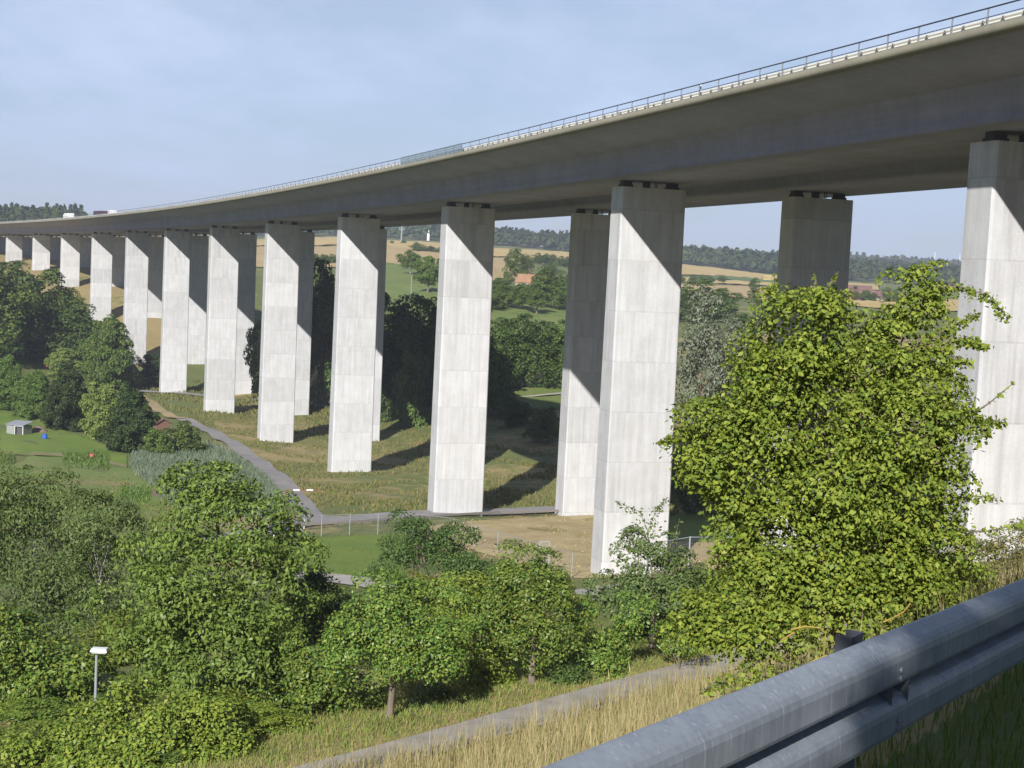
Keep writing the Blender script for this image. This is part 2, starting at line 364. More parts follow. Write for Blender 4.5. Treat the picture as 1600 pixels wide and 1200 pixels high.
# ------------------------------------------------------------------ ground sheet
def ground_sheet():
    rad = np.concatenate([[.25], np.geomspace(.8, 60, 150), np.geomspace(60, 900, 300)[1:], np.geomspace(900, 7000, 90)[1:]])
    a1 = np.arange(-24, 24.01, .15); a2 = np.arange(24, 336, 3.0)[1:]
    ang = np.radians(np.concatenate([a1, a2])); na = len(ang)
    X = rad[:, None] * np.sin(ang); Y = rad[:, None] * np.cos(ang)
    Z = np.concatenate([T(X[i:i + 20], Y[i:i + 20]) for i in range(0, len(rad), 20)])
    q, g_ = rq(X, Y), pq(X, Y); r = np.hypot(X, Y)
    dry = np.where((q > .3) & (g_ < 1.5), .95, .45)
    dry = np.where(q < .3, .25, dry)
    dry = np.where((g_ >= 1.5) & (g_ < 12) & (r < 120), .42, dry)
    u = X / np.maximum(Y, 1)
    dry = np.where((Y > 480) & (u < -.22), .85, dry)                    # dry hillside under the far piers
    dry = np.where((Y > 140) & (Y < 480) & (u > -.19), .50, dry)
    dry = np.where((Y > 480) & (u > -.2), .25, dry)
    dry = np.where((Y > 100) & (Y < 480) & (u < -.2), .12, dry)
    n = len(rad); I = np.arange(n * na).reshape(n, na)
    J = np.roll(I, -1, 1)
    F = np.stack([I[:-1], I[1:], J[1:], J[:-1]], -1).reshape(-1, 4)
    V = np.stack([X, Y, Z], -1).reshape(-1, 3)
    V = np.vstack([V, [0, 0, float(T(0., .01))]])
    o = np_obj('ground', V, F, M_terrain, smooth=True, attrs={'dry': np.append(dry.ravel(), .2)})
    cap = MB(); cap.add([(x, y, z - .02) for x, y, z in V[:na:6]], [tuple(range(len(V[:na:6]) - 1, -1, -1))])
    return tag(o, kind='structure')
ground_sheet()

def sheet(name, cols, m, off=.06, rows=8, step=6, kind='structure'):
    """ground cover between an upper and a lower outline given as (px, py_top, py_bottom) columns"""
    cols = np.array(cols, float); px = np.arange(cols[0, 0], cols[-1, 0] + .1, step)
    top = np.interp(px, cols[:, 0], cols[:, 1]); bot = np.interp(px, cols[:, 0], cols[:, 2])
    t = np.linspace(0, 1, rows)
    PX = np.repeat(px[:, None], rows, 1); PY = top[:, None] * (1 - t) + bot[:, None] * t
    P = ground(PX.ravel(), PY.ravel()); P[:, 2] += off * np.maximum(1, P[:, 1] / 150)
    I = np.arange(len(P)).reshape(len(px), rows)
    F = np.stack([I[:-1, :-1], I[:-1, 1:], I[1:, 1:], I[1:, :-1]], -1).reshape(-1, 4)
    return tag(np_obj(name, P, F, m, smooth=True), kind=kind)
ROADS = []
def strip(name, pts, width, m, off=.07, px=True, step=2.0, cross=6):
    P = np.array([gp(*p)[:2] for p in pts]) if px else np.array(pts, float)
    # smooth resample (Catmull-Rom style via repeated subdivision)
    for _ in range(3):
        Q = [P[0]]
        for i in range(len(P) - 1): Q += [P[i] * .75 + P[i + 1] * .25, P[i] * .25 + P[i + 1] * .75]
        P = np.array(Q + [P[-1]])
    L = np.concatenate([[0], np.cumsum(np.linalg.norm(np.diff(P, axis=0), axis=1))]); s = np.arange(0, L[-1], step)
    P = np.stack([np.interp(s, L, P[:, 0]), np.interp(s, L, P[:, 1])], -1)
    t = np.gradient(P, axis=0); t /= np.linalg.norm(t, axis=1)[:, None]; nn = np.stack([-t[:, 1], t[:, 0]], -1)
    wv = width * (1 + .05 * np.sin(s * .31))
    w = np.linspace(-.5, .5, cross)
    Q = P[:, None] + nn[:, None] * (w[None, :, None] * wv[:, None, None])
    Z = T(Q[..., 0], Q[..., 1]); Z = np.maximum(Z, Z.mean(1, keepdims=True) - .05) + off
    Z = Z + .18 * sstep(120, 250, Q[..., 1])
    V = np.concatenate([Q, Z[..., None]], -1).reshape(-1, 3); I = np.arange(len(V)).reshape(len(P), cross)
    F = np.stack([I[:-1, :-1], I[1:, :-1], I[1:, 1:], I[:-1, 1:]], -1).reshape(-1, 4)
    o = tag(np_obj(name, V, F, m, smooth=True), kind='structure'); ROADS.append((P, width)); return P
# path at the foot of the bank, farm road beside the piers, cross road, tracks
strip('path', [tuple(PL0 + PLD * t) for t in (-60, -30, 0, 30, 60, 90)], 2.1, M_path, .05, px=False, step=1.0)
farm = strip('farm_road', [(500, 822), (478, 800), (455, 772), (420, 737), (378, 704), (340, 682), (312, 668), (285, 655)], 3.6, M_asph, .12)
cross = strip('cross_road', [(330, 852), (390, 836), (440, 824), (520, 814), (600, 808), (660, 805), (800, 800), (930, 795)], 5.0, M_asph, .12)
strip('track', [(285, 655), (262, 650), (246, 640), (225, 625), (200, 610)], 3.0, M_sand, .12)
strip('path', [(170, 602), (222, 612), (317, 620), (403, 625), (480, 632), (560, 640)], 3.0, M_asph, .15)
strip('path', [(700, 630), (780, 623), (830, 620), (885, 617), (960, 612)], 3.5, M_gravel, .2)
strip('gravel_road', [(420, 900), (490, 903), (560, 909), (650, 925), (760, 941), (870, 940), (960, 930), (1090, 913), (1200, 905)], 4.5, M_gravel, .12)
sheet('lawn', [(425, 846, 862), (470, 843, 897), (520, 840, 899), (600, 836, 903), (640, 834, 912)], M_lawn)
sheet('dry_ground', [(655, 826, 838), (700, 818, 850), (780, 812, 872), (860, 808, 902), (930, 805, 905), (1010, 815, 905), (1040, 846, 903), (1130, 850, 903), (1200, 850, 900)], M_dry)
sheet('lawn', [(1035, 810, 843), (1060, 805, 846), (1130, 800, 846), (1200, 800, 846)], M_lawn)
sheet('lawn', [(0, 628, 704), (30, 640, 712), (60, 655, 716), (100, 672, 720), (150, 692, 726), (200, 712, 732)], M_lawn)
sheet('meadow', [(0, 704, 838), (60, 714, 838), (140, 722, 838), (215, 735, 838), (285, 765, 838)], M_meadow, .06)
sheet('dry_strip', [(0, 706, 711), (90, 708, 714), (150, 716, 722), (200, 728, 733)], M_strip, .10)
sheet('dry_strip', [(0, 746, 754), (70, 750, 757), (150, 752, 760), (220, 757, 763)], M_strip, .12)
sheet('lawn', [(0, 762, 800), (120, 766, 806), (200, 772, 812), (262, 784, 815)], M_lawn, .09)
sheet('garden_bed', [(225, 768, 782), (276, 768, 782)], M_soil, .14)
sheet('garden_bed', [(55, 721, 727), (105, 722, 728)], M_soil, .14)
# fields and meadows on the far slopes
sheet('meadow', [(596, 412, 500), (640, 416, 520), (692, 440, 540)], M_meadow, .1)
sheet('meadow', [(770, 466, 520), (830, 476, 530), (890, 490, 540)], M_meadow, .1)
sheet('meadow', [(770, 596, 640), (830, 594, 640), (890, 598, 640)], M_meadow, .1)
sheet('field', [(395, 386, 418), (480, 388, 420), (525, 385, 418), (600, 386, 412), (640, 388, 416), (695, 398, 432)], M_wheat2, .1)
sheet('field', [(395, 376, 385), (525, 371, 384), (600, 377, 385), (700, 381, 396)], M_wheat, .1)
sheet('field', [(770, 389, 402), (800, 390, 402), (890, 395, 416)], M_wheat, .1)
sheet('field', [(768, 404, 440), (800, 404, 440), (830, 420, 440)], M_wheat2, .1)
sheet('field', [(1060, 414, 430), (1120, 420, 432), (1220, 433, 440), (1235, 434, 440)], M_wheat, .1)
sheet('green_field', [(1120, 431, 436), (1160, 434, 441), (1235, 440, 446)], M_green2, .1)
sheet('field', [(1060, 433, 441), (1130, 439, 444), (1235, 445, 449)], M_wheat, .1)
sheet('field', [(1060, 444, 456), (1130, 447, 465), (1235, 451, 472)], M_wheat2, .1)
sheet('field', [(1325, 443, 450), (1375, 446, 455)], M_wheat, .1)
sheet('field', [(1320, 463, 478), (1390, 468, 484), (1520, 470, 488)], M_wheat, .1)
sheet('field', [(1440, 439, 447), (1520, 438, 452)], M_wheat2, .1)

# ------------------------------------------------------------------ viaducts
SC = 1.5
BX0, BY0, BH0, BK = 21.3412 * SC, 63.3968 * SC, R(107.993), .00047240 / SC
def axis(s):
    h = BH0 + BK * s
    x = BX0 + (np.sin(h) - math.sin(BH0)) / BK; y = BY0 - (np.cos(h) - math.cos(BH0)) / BK
    return np.array([x, y]), np.array([np.cos(h), np.sin(h)]), np.array([np.sin(h), -np.cos(h)]), h
def ztop(s): u = s / SC; return SC * (6.18141 - .01026 * u + .00602e-3 * u * u)
SPAN = 60.0; PW, PA, TAP = 7.02, 2.89, .00346; DREAR = 19.47
HW = PW / 2 + 6.82; ZF, FH, RH = 4.47, .65, 1.0     # deck half width, fascia underside above pier top, fascia height, railing height
def sweep(name, prof, s0, s1, ds, lat0, zadd, m, parent, closed=True):
    """sweep a (lateral, z) profile along the curved bridge axis"""
    ss = np.arange(s0, s1 + .01, ds); A, t, nn, h = axis(ss); prof = np.array(prof, float); k = len(prof)
    lat = prof[:, 0] + lat0
    V = np.zeros((len(ss), k, 3)); V[..., 0] = A[0][:, None] + nn[0][:, None] * lat; V[..., 1] = A[1][:, None] + nn[1][:, None] * lat
    V[..., 2] = ztop(ss)[:, None] + zadd + prof[:, 1]
    I = np.arange(len(ss) * k).reshape(len(ss), k); J = np.roll(I, -1, 1) if closed else None
    if closed: F = np.stack([I[:-1], J[:-1], J[1:], I[1:]], -1).reshape(-1, 4)
    else: F = np.stack([I[:-1, :-1], I[:-1, 1:], I[1:, 1:], I[1:, :-1]], -1).reshape(-1, 4)
    per = np.concatenate([[0], np.cumsum(np.linalg.norm(np.diff(prof, axis=0), axis=1))])
    return np_obj(name, V.reshape(-1, 3), F, m, parent, attrs={'s': np.repeat(ss, k), 'w': np.tile(per, len(ss))})
def bpt(s, lat, z, zadd=0):
    A, t, nn, h = axis(s); return (A[0] + nn[0] * lat, A[1] + nn[1] * lat, ztop(s) + zadd + z), t, nn, h
def pier_mesh(s, lat0, zadd):
    A, t, nn, h = axis(s); xy = A + nn * lat0; zt = ztop(s) + zadd
    zb = min(float(T(xy[0] + dx, xy[1] + dy)) for dx in (-3, 3) for dy in (-3, 3)) - 2.0
    H = zt - zb; mb = MB(); ch = .16; rings = []
    for d in np.linspace(0, H, 8):
        e = TAP * d; a = PA / 2 + e; w = PW / 2 + e
        rings.append([(x, y, -d) for x, y in ((-a + ch, -w), (a - ch, -w), (a, -w + ch), (a, w - ch), (a - ch, w), (-a + ch, w), (-a, w - ch), (-a, -w + ch))])
    mb.loft(rings[::-1])
    return mb, (xy[0], xy[1], zt), h
def viaduct(lat0, zadd, gap, outer, inner, label, full):
    root = empty('viaduct', (0, 0, 0), 0, label, 'viaduct', 'parallel motorway viaducts')
    s0, s1 = -78, 860
    o_, i_ = outer, inner
    b = gap
    prof = [(-o_, ZF + .02), (-o_, ZF + .33), (i_, ZF + .33), (i_, ZF + .02), (5.40, 3.30), (5.30, 3.22), (5.02, b + .45), (5.22, b), (-5.22, b), (-5.02, b + .45), (-5.30, 3.22), (-5.40, 3.30)]
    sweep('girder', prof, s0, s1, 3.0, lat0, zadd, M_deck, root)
    for sg, e in ((-1, o_), (1, i_)):
        p = [(sg * (e - .45), ZF + .34), (sg * (e + .03), ZF - .03), (sg * (e + .05), ZF + FH), (sg * (e - .45), ZF + FH + .03)]
        if sg > 0: p = p[::-1]
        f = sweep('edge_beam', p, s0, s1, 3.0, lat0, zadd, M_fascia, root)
        # railing
        zt = ZF + FH; e2 = sg * (e - .12)
        rl = sweep('railing', [(e2 - .04, zt + RH - .07), (e2 + .04, zt + RH - .07), (e2 + .04, zt + RH), (e2 - .04, zt + RH)], s0, s1, 3.0, lat0, zadd, M_rail, root)
        mid = sweep('middle_rail', [(e2 - .02, zt + .45), (e2 + .02, zt + .45), (e2 + .02, zt + .49), (e2 - .02, zt + .49)], s0, s1, 3.0, lat0, zadd, M_rail, rl)
        ps = np.arange(-9.31 - 3.38 * 18, s1, 3.38); near = [s for s in ps if s > -14] if (sg < 0 and full) else []
        post_me = None; rest = MB()
        for s in ps:
            p, t, nn, h = bpt(s, lat0 + e2, zt + (RH - .09) / 2 + .01, zadd)
            if s in near[:100]:
                if post_me is None:
                    po = MB().box((0, 0, 0), (.06, .08, RH - .09)).build('railing_post', M_rpost, rl); post_me = po.data
                else:
                    po = bpy.data.objects.new('railing_post', post_me); C.objects.link(po); po.parent = rl
                po.location = p; po.rotation_euler = (0, 0, h)
            else: rest.box(p, (.06, .08, RH - .09), h)
        tag(rest.build('railing_posts', M_rpost, rl), kind='stuff')
    # crash barrier inside the outer edge
    zt = ZF + .33; e3 = -o_ + .48
    if not full: e3 = i_ - .75
    W = [(0, .42), (.05, .47), (.05, .57), (0, .60), (0, .64), (.05, .67), (.05, .77), (0, .82), (-.02, .82), (-.02, .42)]
    br = sweep('crash_barrier', [(e3 - x, zt + z) for x, z in W][::-1], s0, s1, 3.0, lat0, zadd, M_barrier, root)
    rest = MB(); bs = np.arange(-14, s1, 1.83); cnt = 0
    for s in bs:
        p, t, nn, h = bpt(s, lat0 + e3 - .10, zt + .36, zadd)
        mb = MB()
        if cnt < 100 and full:
            mb.box((0, 0, 0), (.13, .10, .76)); mb.box((.09, .02, .06), (.14, .06, .26)); po = mb.build('barrier_post', M_bpost, br); po.location = p; po.rotation_euler = (0, 0, h); cnt += 1
        else: rest.box(p, (.16, .10, .80), h)
    tag(rest.build('barrier_posts', M_bpost, br), kind='stuff')
    # piers with two bearings and a stop block each
    for k in range(0, 15):
        s = (k - 1) * SPAN
        mb, loc, h = pier_mesh(s, lat0, zadd)
        p = mb.build('pier', M_pier, root); p.location = loc; p.rotation_euler = (0, 0, h)
        # local x = along the bridge, local y = towards outer side (left of travel)
        for y in (-2.55, 2.55):
            be = MB().box((0, 0, .14), (1.15, 1.15, .28)); be.box((0, 0, .28 + (gap - .28) / 2), (.95, .95, gap - .28 + .02)); be.build('bearing', M_rubber, p)
            p.children[-1].location = (0, y, 0)
        st = MB().box((0, 0, gap / 2), (.9, .45, gap - .02)); st.tube([(-.9, -.55, 0), (-.9, -.55, gap)], .05); st.tube([(-.9, -.75, 0), (-.9, -.75, gap)], .05)
        st.build('stop_block', M_rubber, p).location = (0, .3, 0)
    return root
v1 = viaduct(0, 0, .67, HW, 9.71, 'nearer concrete motorway viaduct on tall square piers with sunlit fronts and a railing', True)
v2 = viaduct(DREAR, .16, .68, 9.71, 10.0, 'farther parallel concrete viaduct whose piers stand in shade behind the nearer one', False)
# screen panel on the railing
def screen(s0, s1):
    mb = MB(); zt = ZF + FH; lat = -HW + .0
    for s in np.arange(s0, s1, .28):
        p, t, nn, h = bpt(s, lat, zt + .52); mb.box(p, (.10, .025, 1.0), h)
    for s in np.arange(s0, s1 - 1.5, 3.0):
        for z in (.02, .35, .68, 1.02):
            p, t, nn, h = bpt(s + 1.5, lat - .02, zt + z); mb.box(p, (3.02, .02, .05), h)
    o = mb.build('protective_screen', M_screen, v1)
screen(91.6, 119.1)
def delineator(name, loc, rz, label, h=1.0, group=None):
    o = empty(name, loc, rz, label, 'delineator post', group)
    MB().box((0, 0, h * .5), (.13, .10, h), taper=.85).build('post_body', M_white, o)
    MB().box((0, -.008, h * .74), (.135, .108, h * .18)).build('black_band', M_rubber, o)
    return o
p, t, nn, h = bpt(28.2, -HW + .35, ZF + FH)
delineator('delineator_post', p, h - R(90), 'white delineator post with black band standing at the viaduct railing', 1.05)

def wheel(mb_parent, x, y, r, w=.3):
    o = MB().tube([(x, y - w / 2, r), (x, y + w / 2, r)], r, 14).build('wheel', M_tyre, mb_parent)
    MB().tube([(x, y - w / 2 - .01, r), (x, y + w / 2 + .01, r)], r * .55, 10).build('rim', M_post, o)
def vehicle(name, s, lat, L, Wd, H, bodym, label, cat, cab=None, flip=1):
    pt_, t, nn, h = bpt(s, lat, ZF + .345); o = empty(name, pt_, h, label, cat, 'vehicles on the viaduct')
    if cab is None:      # van: one-box outline
        prof = [(-L / 2, .35), (L / 2, .35), (L / 2, 1.0), (L / 2 - .7, 1.15), (L / 2 - 1.5, H), (-L / 2 + .1, H), (-L / 2, H - .3)]
        MB().loft([[(x, -Wd / 2, z) for x, z in prof], [(x, Wd / 2, z) for x, z in prof]]).build('body', bodym, o, bevel=.06)
        for sg in (-1, 1): MB().box((L / 2 - 1.9, sg * (Wd / 2 + .005), H - .55), (1.0, .03, .5)).build('side_window', M_glass, o)
        g_ = MB(); g_.add([(L / 2 - .68, -Wd / 2 + .1, 1.22), (L / 2 - .68, Wd / 2 - .1, 1.22), (L / 2 - 1.42, Wd / 2 - .15, H - .06), (L / 2 - 1.42, -Wd / 2 + .15, H - .06)], [(0, 1, 2, 3)]); g_.build('windscreen', M_glass, o)
        for x in (-L / 2 + .9, L / 2 - .9):
            for sg in (-1, 1): wheel(o, x, sg * (Wd / 2 - .15), .34)
    else:
        MB().box((-1.3, 0, .95 + (H - .95) / 2), (L - 2.8, Wd, H - .95)).build('cargo_box', bodym, o, bevel=.04)
        cb = MB(); x0 = L / 2 - 2.4; prof = [(x0, .5), (x0 + 2.2, .5), (x0 + 2.25, 1.5), (x0 + 2.0, H - .5), (x0 + .1, H - .35)]
        cb.loft([[(x, -Wd / 2 + .05, z) for x, z in prof], [(x, Wd / 2 - .05, z) for x, z in prof]]).build('cab', cab, o, bevel=.05)
        MB().box((L / 2 - .12, 0, 1.9), (.08, Wd - .3, .8)).build('windscreen', M_glass, o)
        MB().box((-.5, 0, .75), (L - 1.0, .9, .25)).build('chassis', M_dark, o)
        for x in (-L / 2 + 1.2, -L / 2 + 2.6, L / 2 - 1.3):
            for sg in (-1, 1): wheel(o, x, sg * (Wd / 2 - .2), .5)
M_truckred = mat('dark red tarpaulin', (.06, .03, .045), .6); M_cabblue = mat('pale blue cab', (.35, .5, .6), .4)
vehicle('van', 446, -3.5, 6.2, 2.1, 2.75, M_white, 'white van driving on the viaduct just behind the dark red lorry', 'van')
vehicle('lorry', 468, -3.5, 15.5, 2.5, 3.0, M_truckred, 'dark red lorry with pale blue cab on the far end of the viaduct', 'lorry', M_cabblue)
vehicle('lorry', 522, -4.5, 9.5, 2.5, 3.1, M_white, 'white box lorry, the farthest vehicle on the left of the viaduct', 'lorry', M_white)

# ------------------------------------------------------------------ vegetation
def unit(v): return v / (np.linalg.norm(v, axis=-1, keepdims=True) + 1e-9)
def leaves(P, Nr, size, asp=.5, droop=.0, r=rng):
    """diamond shaped leaf per point; P centres, Nr normals"""
    n_ = len(P); a = unit(np.cross(Nr, r.normal(size=(n_, 3)))); a[:, 2] -= droop; a = unit(a); b = unit(np.cross(Nr, a))
    L = (size * r.uniform(.5, 1.4, n_))[:, None] * .5; W = L * asp * 2 * .6
    fold = Nr * (L * .25)
    V = np.stack([P - a * L, P + b * W + fold, P + a * L * 1.1, P - b * W + fold], 1).reshape(-1, 3)
    F = np.arange(n_ * 4).reshape(n_, 4)
    return V, F
def crown_points(lobes, crad, per, dens=1.0, shell=(.62, 1.04), r=rng, up=.55, rnd=.6, flat=.6, inside=.12):
    """leaf centres and normals: clumps of leaves over the shells of several lobes"""
    P, N_ = [], []
    lobes = np.array(lobes, float)
    for lb in lobes:
        c, rad = lb[:3], lb[3:6]
        area = 4 * math.pi * ((rad[0] * rad[1]) ** 1.6 / 3 + (rad[0] * rad[2]) ** 1.6 / 3 + (rad[1] * rad[2]) ** 1.6 / 3) ** (1 / 1.6)
        nc = max(6, int(area / (crad * crad * 2.6) * dens))
        d = unit(r.normal(size=(nc, 3))); k = r.uniform(*shell, nc)[:, None]
        ins = r.random(nc) < inside; k[ins] *= .6
        cc = c + d * k * rad
        # drop clumps deep inside another lobe
        keep = np.ones(nc, bool)
        for ob in lobes:
            if (ob == lb).all(): continue
            e = ((cc - ob[:3]) / (ob[3:6] * .62)); keep &= (e * e).sum(1) > 1
        cc, d = cc[keep], d[keep]
        if not len(cc): continue
        cs = crad * r.uniform(.5, 1.35, len(cc)); m = np.maximum(3, (per * (cs / crad) ** 2).astype(int))
        idx = np.repeat(np.arange(len(cc)), m)
        od = unit(r.normal(size=(len(idx), 3)) + d[idx] * .9 + np.array([0, 0, .75])); off = od * (r.uniform(.45, 1.08, len(idx)) ** .6)[:, None]; off[:, 2] *= flat + .15
        P.append(cc[idx] + off * cs[idx][:, None])
        N_.append(unit(od * .8 + np.array([0, -.1, up]) + r.normal(size=off.shape) * rnd))
    return np.concatenate(P), np.concatenate(N_)
def limbs(base, h, lobes, r0, r=rng, n=10, lean=(0, 0), start=.35):
    mb = MB(); base = np.array(base, float); top = base + np.array([lean[0], lean[1], h * .8])
    tr = [base + (top - base) * t + np.array([math.sin(t * 5 + base[0]), math.cos(t * 4), 0]) * .03 * h * t for t in np.linspace(0, 1, 7)]
    mb.tube(tr, [r0 * (1.25 if i == 0 else 1) * (1 - .85 * i / 6) for i in range(7)], 8)
    for k in range(n):
        lb = lobes[k % len(lobes)]; c = np.array(lb[:3]); rad = np.array(lb[3:6])
        e = c + r.normal(size=3) * rad * .45; t = r.uniform(start, .85)
        s = tr[0] + (tr[-1] - tr[0]) * t; s = np.array([np.interp(t, np.linspace(0, 1, 7), [p[i] for p in tr]) for i in range(3)])
        m_ = (s + e) / 2 + np.array([0, 0, -.06 * h]) + r.normal(size=3) * .03 * h
        rr = r0 * (1 - .8 * t) * .55
        mb.tube([s, m_, e], [rr, rr * .6, rr * .2], 5)
    return mb
def rand_lobes(H, Wd, k, r, z0=.22, shape='round'):
    out = []
    for i in range(k):
        t = (i + .5) / k; z = z0 + (1 - z0) * t
        if shape == 'round': w = math.sin(math.pi * min(1, .18 + .80 * t)) ** .7
        elif shape == 'cone': w = 1.05 - .95 * t
        elif shape == 'column': w = math.sin(math.pi * min(1, .15 + .8 * t)) ** .4
        else: w = math.sin(math.pi * (.35 + .6 * t)) ** .6
        a = i * 2.4 + r.uniform(-.5, .5); off = Wd * .5 * w * r.uniform(.3, .62) * (0 if shape == 'cone' else 1); rr = Wd * .5 * w * r.uniform(.45, .68) if shape != 'cone' else Wd * .5 * w
        hh = H * (1 - z0) / k * r.uniform(1.0, 1.9)
        zc = min(z * H, H - hh * .75)
        out.append((math.cos(a) * off, math.sin(a) * off, zc, rr, rr, max(hh, rr * .55) if shape != 'cone' else hh))
    return out
protos = {}
def proto(key, leafm, shape, seed, H=10, Wd=8, k=9, crad=1.0, per=34, leaf=.34, z0=.18, barkm=M_bark, r0=.22, asp=.6, droop=0, dens=1.0, name='tree'):
    r = np.random.default_rng(seed); lb = rand_lobes(H, Wd, k, r, z0, shape)
    P, N_ = crown_points(lb, crad * 1.05, int(per * 2.0), dens * 1.15, r=r, rnd=.5, inside=.25)
    V, F = leaves(P, N_, leaf, asp, droop, r)
    root = bpy.data.objects.new(name, None)
    c = np_obj('crown', V, F, leafm, root); t = limbs((0, 0, -.4), H, lb, r0, r, 8).build('trunk', barkm, root)
    C.objects.unlink(c); C.objects.unlink(t)
    protos[key] = (root, [c, t], H, Wd)
for i in range(4): proto('mid%d' % i, L_mid, 'round', 10 + i, z0=.08)
for i in range(3): proto('dark%d' % i, L_dark, 'round', 20 + i, Wd=8.5, k=10, z0=.12)
for i in range(2): proto('light%d' % i, L_light, 'round', 30 + i, z0=.08)
for i in range(2): proto('willow%d' % i, L_willow, 'round', 40 + i, z0=.05, k=11, leaf=.36, asp=.35, droop=.4)
for i in range(2): proto('column%d' % i, L_mid, 'column', 50 + i, Wd=4, k=9, z0=.1, crad=.8)
proto('conifer0', L_dark, 'cone', 60, Wd=5, k=9, z0=.1, crad=.7)
for i in range(3): proto('bush%d' % i, [L_mid, L_dark, L_light][i], 'bush', 70 + i, H=5, Wd=7, k=8, z0=.12, crad=.8, r0=.1, name='bush')
for i in range(2): proto('orchard%d' % i, L_mid, 'round', 80 + i, H=8, Wd=8, k=8, z0=.34, crad=.9, r0=.25)
for i in range(3): proto('fine%d' % i, [L_fruit, L_mid, L_yellow][i], 'bush', 170 + i, H=5, Wd=6, k=9, z0=.1, crad=.7, per=46, leaf=.2, r0=.1, name='bush')
for kk, lm, sd in (('gdark0', L_vdark, 180), ('gdark1', L_vdark, 181), ('glight0', L_light, 182), ('gmid0', L_mid, 183), ('gmid1', L_mid, 184)):
    proto(kk, lm, 'round', sd, z0=.02, k=15, crad=.75, per=40, leaf=.30, dens=1.5)
def plant(key, loc, h, wd, rz, name, label, cat, group=None):
    root, parts, H, Wd = protos[key]
    o = bpy.data.objects.new(name, None); C.objects.link(o); o.location = loc; o.rotation_euler = (0, 0, rz); o.scale = (wd / Wd, wd / Wd, h / H)
    for p_ in parts:
        c = p_.copy(); C.objects.link(c); c.parent = o
    return tag(o, label, cat, group)
def ptree(key, px, base, top, wpx, label, group=None, y=None, name=None, cat=None):
    """tree whose foot shows at (px, base), whose top at py=top and whose crown is wpx wide in the picture"""
    g_ = gp(px, base) if y is None else gd(px, y)
    zt = ray(px, top)[2] * g_[1]; h = max(1.0, zt - g_[2]); wd = wpx / FPX * g_[1]
    nm = name or ('bush' if key.startswith('bush') else 'willow_tree' if 'willow' in key else 'conifer_tree' if 'conifer' in key else 'poplar_tree' if 'column' in key else 'fruit_tree' if 'orchard' in key else 'tree')
    return plant(key, g_, h, wd, random.Random(px * 7 + top).uniform(0, 6.28), nm, label, cat or nm.split('_')[-1], group)

# left: the garden edge and the wooded slope
ptree('gdark0', 205, 705, 608, 84, 'round dark green tree in front of the brown hut by the garden')
ptree('glight0', 156, 686, 597, 72, 'pale yellowish green tree left of the round dark tree at the garden edge')
ptree('gdark1', 105, 672, 574, 74, 'dark bushy tree left of the pale green tree at the garden edge')
ptree('gmid0', 52, 654, 580, 62, 'mid green tree behind the garden, two left of the pale green tree')
ptree('gmid1', 8, 640, 556, 66, 'yellowish olive tree at the left picture edge behind the garden shed')
ptree('bush0', 285, 708, 662, 66, 'low green bush on the right of the brown hut beside the farm road')
ptree('bush0', 245, 712, 672, 62, 'low green bush at the foot of the round dark tree')
ptree('gdark0', 238, 604, 553, 50, 'small round dark tree standing alone before the base of a far pier')
ptree('gmid0', 165, 606, 494, 78, 'tall loose tree at the right end of the left wood, touching a pier')
ptree('glight0', 100, 592, 543, 56, 'small light tree in front of the left wood beside the open shelter')
ptree('bush2', 200, 604, 575, 50, 'loose pale bush between the left wood and a far pier')
for i, (px, b, tp, w) in enumerate([(20, 556, 412, 150), (75, 562, 430, 120), (-35, 560, 405, 140), (120, 580, 478, 96), (55, 560, 470, 110), (0, 566, 480, 120), (150, 596, 520, 70), (130, 545, 500, 80), (90, 520, 455, 90)]):
    ptree(['dark0', 'mid0', 'mid2', 'dark2', 'mid1', 'dark1', 'mid3', 'dark0', 'mid2'][i], px, b, tp, w, 'big leafy tree in the dense wood on the left slope below the far piers', 'trees of the left wood')
# belt of trees behind the piers
belt = [(425, 640, 440, 70), (455, 640, 420, 80), (500, 635, 412, 90), (540, 640, 430, 90), (585, 645, 470, 110), (625, 650, 466, 120), (665, 650, 470, 110), (705, 650, 478, 110), (745, 640, 500, 100),
        (785, 612, 500, 90), (820, 606, 498, 90), (855, 606, 505, 90), (890, 606, 500, 90), (930, 610, 500, 100), (970, 615, 505, 110), (480, 560, 415, 70), (560, 600, 440, 90), (640, 600, 490, 100)]
for i, (px, b, tp, w) in enumerate(belt):
    ptree('dark%d' % (i % 3) if i % 4 else 'mid%d' % (i % 4), px, b, tp, w, 'dark leafy tree in the belt of trees behind the viaduct piers', 'tree belt behind the piers')
for i, (px, b, tp, w) in enumerate([(640, 668, 560, 80), (690, 662, 585, 70), (770, 650, 560, 70), (800, 665, 625, 60), (850, 690, 640, 70), (590, 660, 570, 60)]):
    ptree('bush%d' % (i % 2), px, b, tp, w, 'dark bush in the shade of the deck behind the piers', 'shaded bushes behind the piers')
ptree('willow0', 1095, 660, 462, 118, 'big grey green willow right of the sunlit pier, behind the pear tree')
ptree('willow1', 1150, 640, 505, 90, 'lower greyish willow half hidden by the pear tree')
ptree('bush1', 1080, 800, 690, 80, 'dark bush behind the pier shadow, left of the pear tree'); ptree('bush1', 1130, 802, 735, 70, 'small dark bush on the lawn edge behind the pear tree')
for i, (px, b, tp, w) in enumerate([(1090, 505, 440, 90), (1125, 498, 452, 70), (1060, 500, 450, 70), (1160, 520, 490, 60), (1200, 500, 470, 60), (1240, 520, 480, 90)]):
    ptree(['mid0', 'mid2', 'dark0', 'mid3', 'bush0', 'mid1'][i], px, b, tp, w, 'green tree of the group beyond the willow', 'trees beyond the willow')
ptree('column0', 1177, 472, 436, 18, 'slim dark poplar on the straw coloured field, right of the sunlit pier')
ptree('column1', 1204, 472, 447, 14, 'small thin tree right of the slim poplar on the field')
